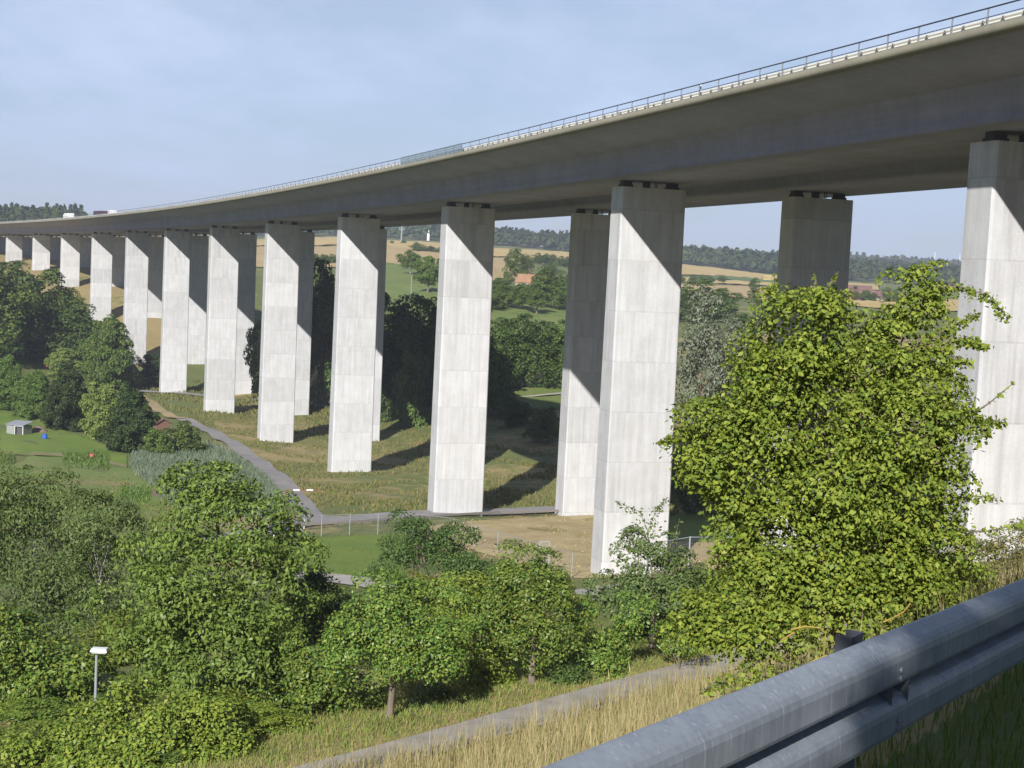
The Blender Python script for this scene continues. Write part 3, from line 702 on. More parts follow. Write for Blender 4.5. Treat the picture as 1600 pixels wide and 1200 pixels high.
for i, px in enumerate((1064, 1083, 1097, 1110, 1128)):
    ptree('orchard%d' % (i % 2), px, 444, 432 - (i % 3), 17, 'small round tree in the row along the straw field', 'row of trees on the field')
# orchard on the green slope
for k, px, b, tp, w, lab in [('orchard0', 641, 429, 394, 44, 'round orchard tree at the top of the bright green meadow'), ('orchard1', 668, 458, 403, 50, 'broad orchard tree with a dark shadow at its foot on the meadow'),
    ('orchard0', 694, 440, 402, 40, 'orchard tree right of the broad one, beside the sunlit pier')]:
    ptree(k, px, b, tp, w, lab)
ptree('mid1', 803, 440, 388, 40, 'tall dark tree above the orange roofed house'); ptree('mid3', 822, 430, 398, 30, 'tree right of the tall one above the orange roofed house')
for i, (px, b, tp, w) in enumerate([(785, 482, 442, 46), (812, 486, 446, 40), (850, 482, 424, 60), (872, 484, 440, 50), (838, 490, 452, 50), (893, 480, 430, 46), (860, 440, 412, 40), (780, 460, 435, 40), (920, 490, 440, 50), (765, 486, 445, 40), (815, 462, 443, 26), (832, 464, 445, 28), (845, 460, 436, 30)]):
    ptree('orchard%d' % (i % 2) if i % 3 else 'mid2', px, b, tp, w, 'orchard tree on the slope around the orange roofed house', 'orchard on the slope')
for i, (px, b, tp, w) in enumerate([(840, 412, 396, 22), (852, 413, 397, 22), (864, 414, 398, 22), (876, 416, 401, 22), (888, 418, 402, 22), (650, 393, 379, 22), (662, 394, 384, 24), (674, 395, 385, 22), (688, 396, 386, 22), (474, 410, 396, 26), (490, 411, 397, 26), (506, 412, 398, 26), (520, 412, 398, 24), (630, 382, 375, 10), (612, 381, 376, 8)]):
    ptree(['mid0', 'dark1', 'mid2'][i % 3], px, b, tp, w, 'dark tree in the strips of trees between the straw coloured fields', 'field boundary trees')
for i, px in enumerate((1335, 1352, 1365, 1385, 1400, 1425)):
    ptree('mid%d' % (i % 4), px, 470 + i, 448 + (i % 3) * 5, 22, 'dark tree by the two red roofed barns', 'trees by the barns')

# far woods on the skyline: one mass each
def far_wood(name, cols, n_, seed, hm=17, conif=.3):
    """cols: (px, y_depth near, y_depth far)"""
    r = np.random.default_rng(seed); cols = np.array(cols, float)
    px = r.uniform(cols[0, 0], cols[-1, 0], n_); y = np.interp(px, cols[:, 0], cols[:, 1]); y2 = np.interp(px, cols[:, 0], cols[:, 2]); y = y + (y2 - y) * r.random(n_) ** 1.2
    x = (px - 800) / FPX * y; x = x + 0; z = T(x, y)
    Ps, Ns, Sz = [], [], []
    for i in range(n_):
        h = hm * r.uniform(.7, 1.25); w = h * r.uniform(.4, .6); m = 46 if y[i] > 1600 else 110; con = r.random() < conif
        d = unit(r.normal(size=(m, 3))); d[:, 2] = np.abs(d[:, 2]) * 1.0 - .3
        zz = .5 + d[:, 2] * .55; wd = (1.05 - zz) if con else 1.0
        if con: h *= 1.2; wd = wd * .8
        q = np.stack([d[:, 0] * w * .6 * wd, d[:, 1] * w * .6 * wd, zz * h], -1) * r.uniform(.85, 1.1, (m, 1)); q[:, 2] *= .95
        Ps.append(q + (x[i], y[i], z[i])); Ns.append(unit(d + (0, 0, .4) + r.normal(size=(m, 3)) * .5)); Sz.append(np.full(m, w * (.55 if m < 50 else .34)))
    P, N_, S_ = np.concatenate(Ps), np.concatenate(Ns), np.concatenate(Sz)
    V, F = leaves(P, N_, S_, .8, 0, r)
    return tag(np_obj(name, V, F, L_far), kind='stuff')
far_wood('far_wood', [(-120, 1150, 1500), (100, 1220, 1550), (122, 1400, 1550)], 420, 1, 17, .2)
far_wood('far_wood', [(380, 2150, 2800), (500, 2050, 2800), (700, 1850, 2700)], 900, 2, 21, .55)
far_wood('far_wood', [(740, 1850, 2200), (800, 1850, 2500), (830, 1850, 2500), (930, 1850, 2100)], 520, 3, 19, .25)
far_wood('far_wood', [(1040, 1850, 2600), (1150, 1750, 2500), (1260, 1650, 2400)], 900, 4, 19, .3)
far_wood('far_wood', [(1300, 1600, 2500), (1400, 1650, 2500), (1620, 1700, 2400)], 1000, 5, 18, .55)
far_wood('far_wood', [(1300, 3000, 3700), (1620, 3100, 3900)], 700, 6, 22, .4)
def sky_tree(key, px, y, top, wpx, label):
    g_ = gd(px, y); zt = ray(px, top)[2] * y; plant(key, g_, max(4, zt - g_[2]), wpx / FPX * y, px * .1, 'skyline_tree', label, 'tree', 'skyline trees')
sky_tree('mid0', 854, 1900, 368, 14, 'single rounded tree standing up from the skyline wood'); sky_tree('column0', 876, 1900, 370, 7, 'thin bare looking tree at the right end of the skyline wood')
sky_tree('mid3', 802, 1950, 364, 26, 'broad domed tree on the skyline wood'); sky_tree('mid2', 838, 1900, 368, 18, 'spreading tree left of the single rounded one on the skyline')
sky_tree('conifer0', 73, 1230, 319, 10, 'pointed conifer above the far left end of the viaduct'); sky_tree('mid1', 87, 1230, 324, 14, 'dark round tree right of the pointed conifer on the left skyline')

# ------------------------------------------------------------------ foreground trees, one mesh set each
def fore_tree(name, label, cat, y, lobes_px, leafm, leaf, crad, per, base_px=None, base_py=None, trunk_r=.14, barkm=M_bark, dens=1.0, droop=.15, asp=.5, seed=0, nl=10, depth_k=.9, sprays=(), tk_h=.75, rnd=.5, inside=.3, shell=(.45, 1.05)):
    """lobes_px: (px, py, rx_px, ry_px, dy) — outline of the crown at its own distance, given true depth"""
    r = np.random.default_rng(1000 + seed); LD = 1.0 if name == 'pear_tree' else 1.25; leaf = leaf * (1 if name == 'pear_tree' else .74)
    b = gd(base_px, y) if base_px is not None else gd(lobes_px[0][0], y)
    if base_py is not None: b = gp(base_px, base_py)
    o = empty(name, b, 0, label, cat); lob = []
    for (px, py, rx, ry, dy) in lobes_px:
        yy = y + dy; c = at(px, py, yy) - b; k = yy / FPX; lob.append((c[0], c[1], c[2], rx * k, rx * k * depth_k, ry * k))
    P, N_ = crown_points(lob, crad * 1.42, int(per * 5.6 * LD), dens * 1.3, r=r, rnd=rnd, inside=inside, shell=shell)
    limb = limbs((0, 0, -.3), max(l[2] + l[5] for l in lob) , lob, trunk_r, r, nl, lean=(lob[0][0] * .6, lob[0][1] * .6))
    for path, rad, cnt in sprays:
        pts = np.array([at(px, py, y + dy) - b for px, py, dy in path]); L = np.concatenate([[0], np.cumsum(np.linalg.norm(np.diff(pts, axis=0), axis=1))])
        s = r.uniform(0, L[-1], cnt); q = np.stack([np.interp(s, L, pts[:, i]) for i in range(3)], -1)
        fall = (1 - .6 * s / L[-1])[:, None]
        q += r.normal(size=q.shape) * rad * fall * np.array([1, 1, .7]); q[:, 2] -= rad * .3
        P = np.vstack([P, q]); N_ = np.vstack([N_, unit(np.array([0, -.2, .7]) + r.normal(size=q.shape) * .7)])
        limb.tube(list(pts), [trunk_r * .16 * (1 - .75 * i / (len(pts) - 1)) for i in range(len(pts))], 5)
    V, F = leaves(P, N_, leaf, asp, droop, r)
    np_obj('crown', V, F, leafm, o); limb.build('trunk', barkm, o)
    return o
# the pear tree on the bank
Y = 20.
pear = fore_tree('pear_tree', 'big bright green pear tree on the grassy bank right of the sunlit pier', 'tree', Y,
    [(1290, 640, 120, 95, .2), (1258, 520, 88, 74, .0), (1225, 590, 80, 70, -.2), (1355, 560, 70, 70, .3), (1425, 480, 44, 46, .3), (1405, 560, 60, 60, .2), (1440, 620, 70, 60, 0),
     (1400, 680, 110, 80, -.2), (1210, 690, 90, 70, -.3), (1130, 660, 62, 48, .1), (1105, 722, 56, 40, .2), (1180, 760, 90, 60, 0), (1300, 760, 120, 90, -.4), (1420, 770, 90, 80, .1),
     (1240, 860, 110, 80, -.2), (1370, 870, 120, 90, -.3), (1450, 850, 70, 60, .3), (1165, 850, 50, 50, .2), (1190, 930, 90, 60, -.2), (1310, 950, 130, 70, -.5), (1430, 930, 90, 60, .2),
     (1130, 975, 60, 42, -.4), (1215, 1000, 80, 36, -.9), (1480, 920, 60, 40, .6), (1510, 905, 40, 26, .8)],
    L_pear, .068, .235, 18, base_px=1300, trunk_r=.12, seed=1, nl=30, dens=1.75, droop=.35, asp=.55, inside=.35, shell=(.5, 1.05),
    sprays=[([(1400, 500, .2), (1450, 450, .2), (1500, 448, .2), (1545, 462, .1), (1575, 498, .1)], .10, 520), ([(1410, 470, .3), (1420, 435, .3), (1455, 412, .3), (1478, 408, .3)], .06, 190),
            ([(1430, 540, .1), (1490, 510, 0), (1530, 488, 0)], .09, 300), ([(1440, 560, 0), (1500, 528, 0), (1545, 540, 0)], .10, 380), ([(1460, 590, 0), (1495, 560, 0), (1515, 565, 0)], .09, 300),
            ([(1450, 690, 0), (1500, 660, 0), (1545, 655, 0), (1570, 660, 0)], .10, 420), ([(1500, 660, 0), (1545, 630, 0), (1586, 596, 0)], .03, 34), ([(1545, 655, 0), (1540, 680, 0)], .07, 90),
            ([(1450, 730, 0), (1500, 745, 0)], .10, 240), ([(1460, 780, .1), (1520, 775, .1), (1556, 778, .1)], .08, 190), ([(1480, 830, .1), (1540, 830, .1), (1600, 818, .1)], .06, 130),
            ([(1180, 660, 0), (1110, 650, 0), (1065, 680, 0), (1030, 690, 0)], .09, 420), ([(1180, 610, 0), (1160, 560, 0), (1150, 555, 0)], .08, 150), ([(1215, 460, 0), (1212, 440, 0), (1208, 428, 0)], .03, 24),
            ([(1280, 470, 0), (1300, 440, 0), (1310, 424, 0)], .03, 40), ([(1265, 470, 0), (1275, 440, 0), (1272, 428, 0)], .04, 40), ([(1140, 1000, -.4), (1085, 985, -.3), (1050, 960, -.3)], .12, 480),
            ([(1190, 1030, -1.4), (1130, 1065, -2.0), (1100, 1078, -2.4)], .10, 260), ([(1200, 1050, -1.8), (1150, 1085, -2.6)], .10, 260), ([(1150, 700, 0), (1200, 640, 0), (1220, 560, 0)], .2, 300)])
for path in ([(1236, 984, -1.9), (1258, 979, -1.9), (1282, 981, -1.9), (1290, 990, -1.9), (1289, 1012, -1.9), (1284, 1034, -1.9)], [(1222, 1000, -1.8), (1238, 990, -1.85), (1250, 978, -1.8), (1249, 966, -1.8)], [(1380, 972, -1.5), (1398, 964, -1.5), (1412, 956, -1.5), (1423, 942, -1.5)], [(1252, 1044, -2.1), (1272, 1032, -2.1), (1292, 1024, -2.1)]):
    MB().tube([at(a, b_, Y + d) - np.array(pear.location) for a, b_, d in path], [.013 - .0017 * i for i in range(len(path))], 5).build('lichen_twig', M_lichen, pear)
# trees on the shelf below
fore_tree('cherry_tree', 'large bushy cherry tree with drooping leaves left of the green lawn', 'tree', 58,
    [(345, 900, 130, 110, 0), (350, 770, 70, 50, 0), (300, 830, 100, 80, .5), (400, 830, 90, 80, 0), (260, 930, 90, 80, 0), (420, 950, 80, 70, -.5), (330, 1020, 130, 80, -.8), (410, 1060, 80, 60, -.5), (240, 1020, 80, 60, .4), (380, 1120, 60, 40, -.5)],
    L_cherry, .26, .75, 30, base_px=350, trunk_r=.22, seed=2, dens=1.15, droop=.5, asp=.42, inside=.2)
fore_tree('birch_tree', 'bluish green birch with hanging twigs at the far left edge', 'tree', 80,
    [(60, 860, 110, 90, 0), (45, 780, 80, 40, 0), (0, 800, 70, 70, 1), (100, 830, 60, 60, 0), (30, 950, 110, 80, 0), (110, 930, 60, 70, -.5), (0, 1010, 90, 80, 0)],
    L_birch, .26, .85, 34, base_px=60, trunk_r=.10, barkm=M_birch, seed=3, dens=1.1, droop=.8, asp=.4, inside=.2)
fore_tree('birch_tree', 'slim birch with pale trunk between the left birch and the cherry tree', 'tree', 76,
    [(160, 830, 52, 50, 0), (170, 800, 36, 26, 0), (150, 900, 56, 70, .8), (185, 880, 40, 60, .6), (160, 980, 60, 50, .8)],
    L_birch, .24, .75, 30, base_px=157, trunk_r=.10, barkm=M_birch, seed=4, dens=1.0, droop=.8, asp=.4)
fore_tree('bush', 'deep green leafy bush in the lower left corner beside the lamp', 'bush', 56,
    [(60, 1020, 90, 60, 0), (20, 1090, 90, 90, 0), (110, 1070, 60, 50, .5), (60, 1160, 110, 70, -.5), (-20, 1010, 60, 60, 0)], L_fruit, .22, .6, 30, base_px=50, trunk_r=.08, seed=5, dens=1.1, inside=.2)
fore_tree('elder_bush', 'olive green shrub along the bottom edge right of the lamp', 'bush', 50,
    [(230, 1130, 110, 60, 0), (150, 1150, 80, 60, .3), (310, 1140, 80, 55, .3), (200, 1190, 140, 50, -.8), (330, 1180, 60, 40, -.5), (90, 1185, 70, 40, -.5)], L_yellow, .2, .55, 30, base_px=220, trunk_r=.07, seed=6, dens=1.1, inside=.2)
fore_tree('apple_tree', 'fruit tree with a bare pale trunk, first from the left beside the path', 'tree', 54,
    [(620, 985, 85, 75, 0), (600, 925, 50, 34, 0), (560, 1000, 60, 60, -.3), (665, 1000, 65, 65, .3), (640, 1030, 60, 28, -.3), (690, 960, 50, 50, .4), (570, 1038, 34, 24, -.3)],
    L_fruit, .17, .5, 32, base_px=607, trunk_r=.15, seed=7, dens=1.15, inside=.18)
fore_tree('young_tree', 'low spreading tree left of the bare pale trunk', 'tree', 56,
    [(500, 1050, 60, 44, 0), (460, 1085, 50, 34, -.3), (540, 1080, 46, 34, .2), (500, 1115, 55, 30, -.3), (470, 1020, 36, 24, .2)], L_fruit, .18, .5, 28, base_px=500, trunk_r=.07, seed=8)
fore_tree('plum_tree', 'yellow tinged tree between the two bare trunks beside the path', 'tree', 60,
    [(735, 980, 60, 56, 0), (715, 935, 40, 28, 0), (760, 1010, 55, 45, 0), (700, 1020, 50, 40, 0), (770, 950, 46, 36, 0)], L_yellow, .17, .5, 30, base_px=735, trunk_r=.1, seed=9, inside=.18)
fore_tree('apple_tree', 'leafy fruit tree with its trunk showing, second from the left beside the path', 'tree', 59.5,
    [(825, 965, 70, 66, 0), (810, 900, 40, 36, 0), (850, 920, 34, 44, .3), (870, 980, 46, 50, .2), (785, 985, 50, 50, 0), (800, 880, 22, 26, 0), (835, 1003, 60, 24, -.2)],
    L_fruit, .17, .5, 32, base_px=830, trunk_r=.15, seed=10, dens=1.15, inside=.18)
fore_tree('mountain_ash', 'dark tree with pointed top just before the fence at the middle', 'tree', 92,
    [(645, 860, 44, 44, 0), (642, 825, 22, 20, 0), (690, 880, 40, 40, 0), (730, 880, 34, 34, 0), (760, 900, 36, 30, 0), (620, 880, 26, 30, 0), (725, 840, 18, 16, 0)], L_dark, .24, .7, 30, base_px=680, trunk_r=.14, seed=11, dens=1.2, inside=.2)
fore_tree('hawthorn_bush', 'greyish dark bush between the cherry tree and the first fruit tree', 'bush', 70,
    [(500, 950, 46, 50, 0), (470, 920, 34, 34, 0), (530, 970, 40, 46, 0), (500, 1000, 50, 40, 0)], L_dark, .22, .6, 30, base_px=500, trunk_r=.08, seed=12, inside=.2)
fore_tree('walnut_tree', 'tree with forked bare top branches in front of the tall sunlit pier', 'tree', 66,
    [(1020, 900, 56, 44, 0), (1005, 850, 34, 24, 0), (1040, 860, 26, 30, .2), (960, 925, 44, 30, 0), (1075, 920, 40, 30, 0), (1010, 930, 66, 20, 0)],
    L_birch, .2, .5, 26, base_px=1018, trunk_r=.17, seed=13, dens=.9, droop=.3, tk_h=.9,
    sprays=[([(1015, 870, 0), (1012, 830, 0), (1000, 800, 0), (962, 782, 0)], .22, 110), ([(1012, 830, 0), (1025, 800, 0), (1042, 778, 0)], .22, 130), ([(1010, 850, 0), (990, 815, 0)], .2, 60), ([(1030, 880, 0), (1055, 840, 0), (1062, 810, 0)], .25, 80)])
fore_tree('hazel_bush', 'bright green bush left of the thick trunk beside the path', 'bush', 62,
    [(940, 985, 60, 42, 0), (905, 1010, 44, 40, 0), (975, 965, 44, 34, .3), (930, 1040, 50, 28, -.3), (970, 1000, 20, 26, 0)], L_fruit, .19, .55, 30, base_px=940, trunk_r=.07, seed=14, inside=.2)
fore_tree('hazel_bush', 'leafy bush between the thick trunk and the pear tree', 'bush', 68,
    [(1090, 940, 46, 36, 0), (1115, 970, 36, 26, 0), (1130, 930, 36, 36, 0)], L_fruit, .19, .55, 28, base_px=1095, trunk_r=.07, seed=15, inside=.2)
for i, (px, py, w, h, y) in enumerate([(560, 1128, 30, 16, 57), (690, 1095, 40, 22, 58), (760, 1072, 40, 24, 60), (880, 1055, 30, 20, 60), (1060, 1000, 26, 16, 62), (440, 1150, 40, 24, 53), (660, 1120, 30, 18, 56)]):
    fore_tree('low_shrub', ['low dark shrub left of the first bare trunk', 'low shrub right of the first bare trunk', 'tall weeds under the yellow tinged tree', 'low green shrub right of the second trunk', 'small light green shrub right of the thick trunk', 'low shrub at the foot of the cherry tree', 'small leafy shrub at the path edge below the yellow tinged tree'][i], 'shrub', y,
        [(px, py, w, h, 0), (px + w * .5, py + h * .2, w * .6, h * .8, -.3), (px - w * .5, py + h * .3, w * .6, h * .7, .2)], [L_dark, L_fruit, L_yellow][i % 3], .16, .4, 24, base_px=px, trunk_r=.04, seed=30 + i, nl=4)
for i, (px, y, tp, w) in enumerate([(20, 66, 985, 150), (110, 68, 1000, 130), (200, 70, 960, 150), (290, 74, 930, 150), (380, 76, 940, 140), (450, 80, 925, 120), (530, 84, 925, 110), (600, 82, 915, 110), (660, 90, 900, 110), (720, 92, 890, 110), (780, 94, 895, 100), (840, 90, 905, 90), (560, 68, 985, 110), (650, 70, 980, 100), (720, 72, 975, 90), (790, 76, 965, 90), (860, 78, 955, 80), (900, 76, 965, 70), (250, 60, 1040, 120), (430, 62, 1030, 120), (340, 56, 1075, 130), (60, 54, 1110, 150), (160, 53, 1095, 120), (20, 50, 1140, 160), (140, 49, 1150, 140), (290, 51, 1105, 130), (400, 53, 1110, 110), (1000, 80, 960, 80), (1080, 84, 940, 90), (1150, 84, 930, 90), (480, 57, 1090, 90), (240, 49, 1135, 150), (350, 50, 1140, 110)]):
    ptree('fine%d' % (i % 3), px, 0, tp, w, 'leafy bush filling the ground between the foreground trees', 'bushes between the foreground trees', y=y, name='bush', cat='bush')
fore_tree('dry_bush', 'brownish dry bush on the bank at the right edge before the near pier', 'bush', 40,
    [(1560, 885, 70, 34, 0), (1500, 910, 60, 30, 0), (1610, 870, 60, 34, 1), (1455, 935, 50, 26, -2), (1580, 860, 30, 20, 1)], leafmat('dry leaves', [(.07, .085, .025), (.10, .105, .035), (.15, .12, .05)], .2, .7), .13, .4, 34, base_px=1550, trunk_r=.05, seed=16, asp=.35)
# unseen tree added behind the camera to shade the right of the guardrail
def shade_tree():
    r = np.random.default_rng(77); lob = [(0.2 + .9 * (k % 5) + r.uniform(-.1, .1), r.uniform(-.4, .6), 4.6 + 1.15 * (k // 5) + r.uniform(-.2, .2), 1.25, 1.3, 1.2) for k in range(25)]
    P, N_ = crown_points(lob, .4, 40, 1.5, r=r, inside=.5); V, F = leaves(P, N_, .2, .65, .1, r)
    o = empty('added_shade_tree', (.12, -5.0, -1.85), 0, 'unseen leafy tree added behind the camera to shade the right part of the guardrail', 'tree')
    np_obj('crown', V, F, L_mid, o); limbs((.8, 0, -.2), 8.5, lob, .18, r, 10).build('trunk', M_bark, o)
shade_tree()

# ------------------------------------------------------------------ grasses
def blades(P, h, w, lean, r):
    n_ = len(P); a = r.uniform(0, 6.28, n_); d = np.stack([np.cos(a), np.sin(a), 0 * a], -1); la = r.uniform(0, 6.28, n_); ld = np.stack([np.cos(la), np.sin(la), 0 * la], -1) * (lean * r.uniform(.2, 1, n_) * h)[:, None]
    up = np.zeros((n_, 3)); up[:, 2] = h; w = w[:, None] * .5
    m_ = P + up * .55 + ld * .3; t = P + up + ld
    V = np.stack([P - d * w, P + d * w, m_ + d * w * .8, m_ - d * w * .8, t + d * w * .15, t - d * w * .15], 1).reshape(-1, 3)
    b = np.arange(n_)[:, None] * 6
    F = np.concatenate([b + np.array([0, 1, 2, 3]), b + np.array([3, 2, 4, 5])])
    return V, F
def scatter_px(cols, n_, r, pw=1.0):
    cols = np.array(cols, float); px = r.uniform(cols[0, 0], cols[-1, 0], n_); a = np.interp(px, cols[:, 0], cols[:, 1]); b = np.interp(px, cols[:, 0], cols[:, 2])
    return ground(px, a + (b - a) * r.random(n_) ** pw + r.normal(0, 4, n_))
def bank_grass():
    r = np.random.default_rng(5); n_ = 230000
    y = r.uniform(3.2, 60, n_); u = r.uniform(-.36, .36, n_); x = u * y; q = rq(x, y); g_ = pq(x, y)
    ps = PLD[0] * (x - PL0[0]) + PLD[1] * (y - PL0[1]); k = (q > .5) & (g_ < np.where(ps < -4, -.75 + np.clip((-4 - ps) * .16, 0, 1.3), -.75)) & (r.random(n_) < np.clip(1.3 - y / 70, .3, 1)); x, y = x[k], y[k]
    clump = np.sin(x * 1.7 + np.sin(y * 1.1) * 2) * np.sin(y * 1.3 + np.sin(x * .9)) > -.55
    x, y = x[clump], y[clump]
    k = len(x); tall = r.random(k) < .22; P = np.stack([x, y, T(x, y) - .03], -1); h = np.where(tall, r.uniform(.5, 1.0, k), r.uniform(.12, .42, k)) * np.where(rq(x, y) < 1.6, .4, 1) * np.where(pq(x, y) > -7, 1.5, 1)
    w = np.where(tall, r.uniform(.003, .006, k), r.uniform(.004, .010, k)) * np.clip(y / 7, 1, 5)
    V, F = blades(P[tall], h[tall], w[tall], .3, r); tag(np_obj('dry_grass', V, F, L_grass), kind='stuff')
    V, F = blades(P[~tall], h[~tall], w[~tall], .7, r); tag(np_obj('bank_undergrowth', V, F, L_under), kind='stuff')
    n2 = 26000; y = r.uniform(3.2, 14, n2); u = r.uniform(-.3, .38, n2); x = u * y; q = rq(x, y); k = (q > -.6) & (q < 1.6); x, y = x[k], y[k]
    P = np.stack([x, y, T(x, y) - .02], -1); V, F = blades(P, r.uniform(.06, .2, len(P)), r.uniform(.004, .008, len(P)), .6, r); tag(np_obj('verge_grass', V, F, L_green), kind='stuff')
    # shelf edge beside the path
    n3 = 60000; s = r.uniform(-30, 40, n3); t = r.uniform(1.0, 9, n3); x = PL0[0] + PLD[0] * s - PLD[1] * t; y = PL0[1] + PLD[1] * s + PLD[0] * t
    P = np.stack([x, y, T(x, y) - .03], -1); V, F = blades(P, r.uniform(.06, .28, n3), r.uniform(.02, .045, n3), .6, r); tag(np_obj('path_edge_grass', V, F, L_verge), kind='stuff')
    # single seed stalks before the rail
    for px, py, yy, hh in [(983, 1040, 16., .9), (951, 1052, 17., .8)]:
        b = gd(px + 12, yy); top = at(px, py, yy); mb = MB(); mid = (b + top) / 2 + np.array([.03, 0, .02]); mb.tube([b, mid, top], [.0022, .0017, .0014], 5)
        o = empty('seed_stalk', b, 0, None, 'grass stalk', 'tall seed stalks'); tag(o, {983: 'taller straw coloured seed stalk rising above the bank grass', 951: 'shorter straw coloured seed stalk left of the taller one'}[px])
        for i in range(len(mb.v)): mb.v[i] = tuple(np.array(mb.v[i]) - b)
        mb.build('stem', mat('straw stem', (.5, .4, .18), .8), o)
        hd = MB(); tp = top - b; dr = (tp - (mid - b)); dr = dr / np.linalg.norm(dr)
        hd.tube([tp - dr * .07, tp - dr * .03, tp + dr * .05], [.0022, .0045, .0015], 6); hd.build('seed_head', mat('seed head', (.62, .52, .30), .8), o)
bank_grass()
def tufts(name, cols, n_, seed, m, h, w, clump=0):
    r = np.random.default_rng(seed); P = scatter_px(cols, n_, r)
    if clump:
        c = np.sin(P[:, 0] * .23 + np.sin(P[:, 1] * .11) * 2.0) * np.sin(P[:, 1] * .19 + np.sin(P[:, 0] * .13) * 1.5); P = P[c > clump - 1]
    for RP, rw in ROADS:
        for c in range(0, len(P), 6000):
            m_ = ((P[c:c + 6000, None, :2] - RP[None]) ** 2).sum(-1).min(1) < (rw * .5 + .35) ** 2
            P[c:c + 6000][m_, 1] = np.nan
        P = P[~np.isnan(P[:, 1])]
    k = len(P); P[:, 2] -= .05
    V, F = blades(P, r.uniform(*h, k), r.uniform(*w, k), .6, r); return tag(np_obj(name, V, F, m), kind='stuff')
tufts('rough_grass', [(290, 632, 700), (400, 640, 730), (500, 650, 800), (600, 660, 800), (690, 680, 800), (790, 700, 795), (900, 720, 795), (1060, 740, 810)], 46000, 11, L_weed, (.2, .65), (.10, .24), .75)
tufts('rough_grass', [(200, 600, 640), (300, 600, 640), (430, 610, 650), (560, 620, 660)], 12000, 12, L_weed, (.4, 1.0), (.2, .4), .8)
tufts('dry_tufts', [(700, 820, 850), (780, 812, 872), (860, 808, 902), (930, 806, 905), (1010, 816, 905), (1200, 850, 900)], 9000, 21, L_grass, (.08, .35), (.06, .16), .9)
tufts('lawn_grass', [(425, 846, 862), (470, 843, 897), (520, 840, 899), (600, 836, 903), (640, 834, 912)], 14000, 22, L_green, (.06, .22), (.05, .12))
tufts('meadow_tufts', [(0, 725, 828), (140, 735, 828), (270, 775, 832)], 9000, 23, L_weed, (.15, .5), (.12, .25), .7)
tufts('reeds', [(205, 722, 730), (235, 708, 752), (262, 706, 782), (300, 698, 795), (340, 700, 800), (400, 735, 805), (440, 770, 812)], 30000, 13, L_reed, (.6, 1.4), (.10, .2))
tufts('garden_vegetables', [(98, 712, 724), (170, 714, 728)], 1500, 14, L_mid, (.3, .8), (.2, .4))
tufts('garden_vegetables', [(188, 766, 782), (235, 768, 782)], 1500, 15, L_mid, (.3, .7), (.2, .4))
tufts('garden_vegetables', [(0, 714, 722), (22, 716, 722)], 500, 16, L_mid, (.3, .7), (.2, .4))

# ------------------------------------------------------------------ foreground guardrail
def guardrail():
    o = empty('guardrail', (RL0[0], RL0[1], 0), 0, 'grey galvanised steel guardrail beside the road in the near right corner', 'guardrail')
    rail_top = lambda t: -1.075 - .050 * t
    prof = [(-.004, -.012), (.0, -.002), (.012, .0), (.058, -.024), (.070, -.034), (.079, -.048), (.083, -.066), (.083, -.124), (.079, -.135), (.068, -.142), (.026, -.155), (.019, -.162),
            (.026, -.169), (.060, -.187), (.072, -.197), (.080, -.211), (.083, -.228), (.083, -.282), (.079, -.296), (.068, -.305), (.052, -.309), (.044, -.304)]
    prof = [(d * 1.0, z) for d, z in prof]
    for i, (a, b) in enumerate([(-8.0, .16), (.02, 4.16), (4.02, 8.16), (8.02, 16), (15.9, 30)]):
        ss = np.linspace(a, b, 12); k = len(prof); V = []
        lift = .0045 if i % 2 == 0 else 0
        for s in ss:
            for th in (0, 1):
                for d, z in (prof if th == 0 else prof[::-1]):
                    dd = d + lift - (.0035 if th else 0)
                    V.append((RLD[0] * s + RLD[1] * dd, RLD[1] * s - RLD[0] * dd, rail_top(s) + z + lift * .5 - (.002 if th else 0)))
        kk = 2 * k; I = np.arange(len(V)).reshape(len(ss), kk); J = np.roll(I, -1, 1)
        F = np.stack([I[:-1], I[1:], J[1:], J[:-1]], -1).reshape(-1, 4); F = list(map(tuple, F)) + [tuple(range(kk - 1, -1, -1)), tuple((len(ss) - 1) * kk + j for j in range(kk))]
        mb = MB(); mb.v = [tuple(v) for v in V]; mb.f = F; mb.build('beam', M_galv, o)
    bt = MB()
    for s in (.10, 4.10, 8.10):
        for dz in (-.09, -.115, -.245, -.27):
            for ds in (-.04,):
                c = np.array([RLD[0] * (s + ds) + RLD[1] * .086, RLD[1] * (s + ds) - RLD[0] * .086, rail_top(s) + dz]); bt.tube([c, c + np.array([RLD[1], -RLD[0], 0]) * .008], .010, 8)
    bt.build('splice_bolts', M_galv, o)
    M_pp = mat('post steel', (.13, .14, .17), .6, .4)
    for s in (-3.82, .18, 4.18, 8.18, 12.18, 16.18, 20.18):
        z1 = rail_top(s) - .03; p = MB(); c = np.array([RLD[0] * s - RLD[1] * .10, RLD[1] * s + RLD[0] * .10])
        ax = ((RLD[0], RLD[1], 0), (-RLD[1], RLD[0], 0), (0, 0, 1))
        zb = -2.4; zc = (z1 + zb) / 2; H = z1 - zb
        p.box((c[0], c[1], zc), (.10, .006, H), axes=ax); 
        for sg in (-1, 1): p.box((c[0] + sg * .047 * RLD[0] - RLD[1] * .028, c[1] + sg * .047 * RLD[1] + RLD[0] * .028, zc), (.006, .05, H), axes=ax)
        po = p.build('post', M_pp, o)
        MB().box((c[0] + RLD[1] * .055, c[1] - RLD[0] * .055, rail_top(s) - .165), (.09, .09, .12), axes=ax).build('spacer', M_pp, po)
        bt = MB()
        for dz in (-.165,): bt.tube([(c[0] + RLD[1] * .12, c[1] - RLD[0] * .12, rail_top(s) + dz), (c[0] + RLD[1] * .132, c[1] - RLD[0] * .132, rail_top(s) + dz)], .014, 8)
        bt.build('bolt', M_post, po)
guardrail()

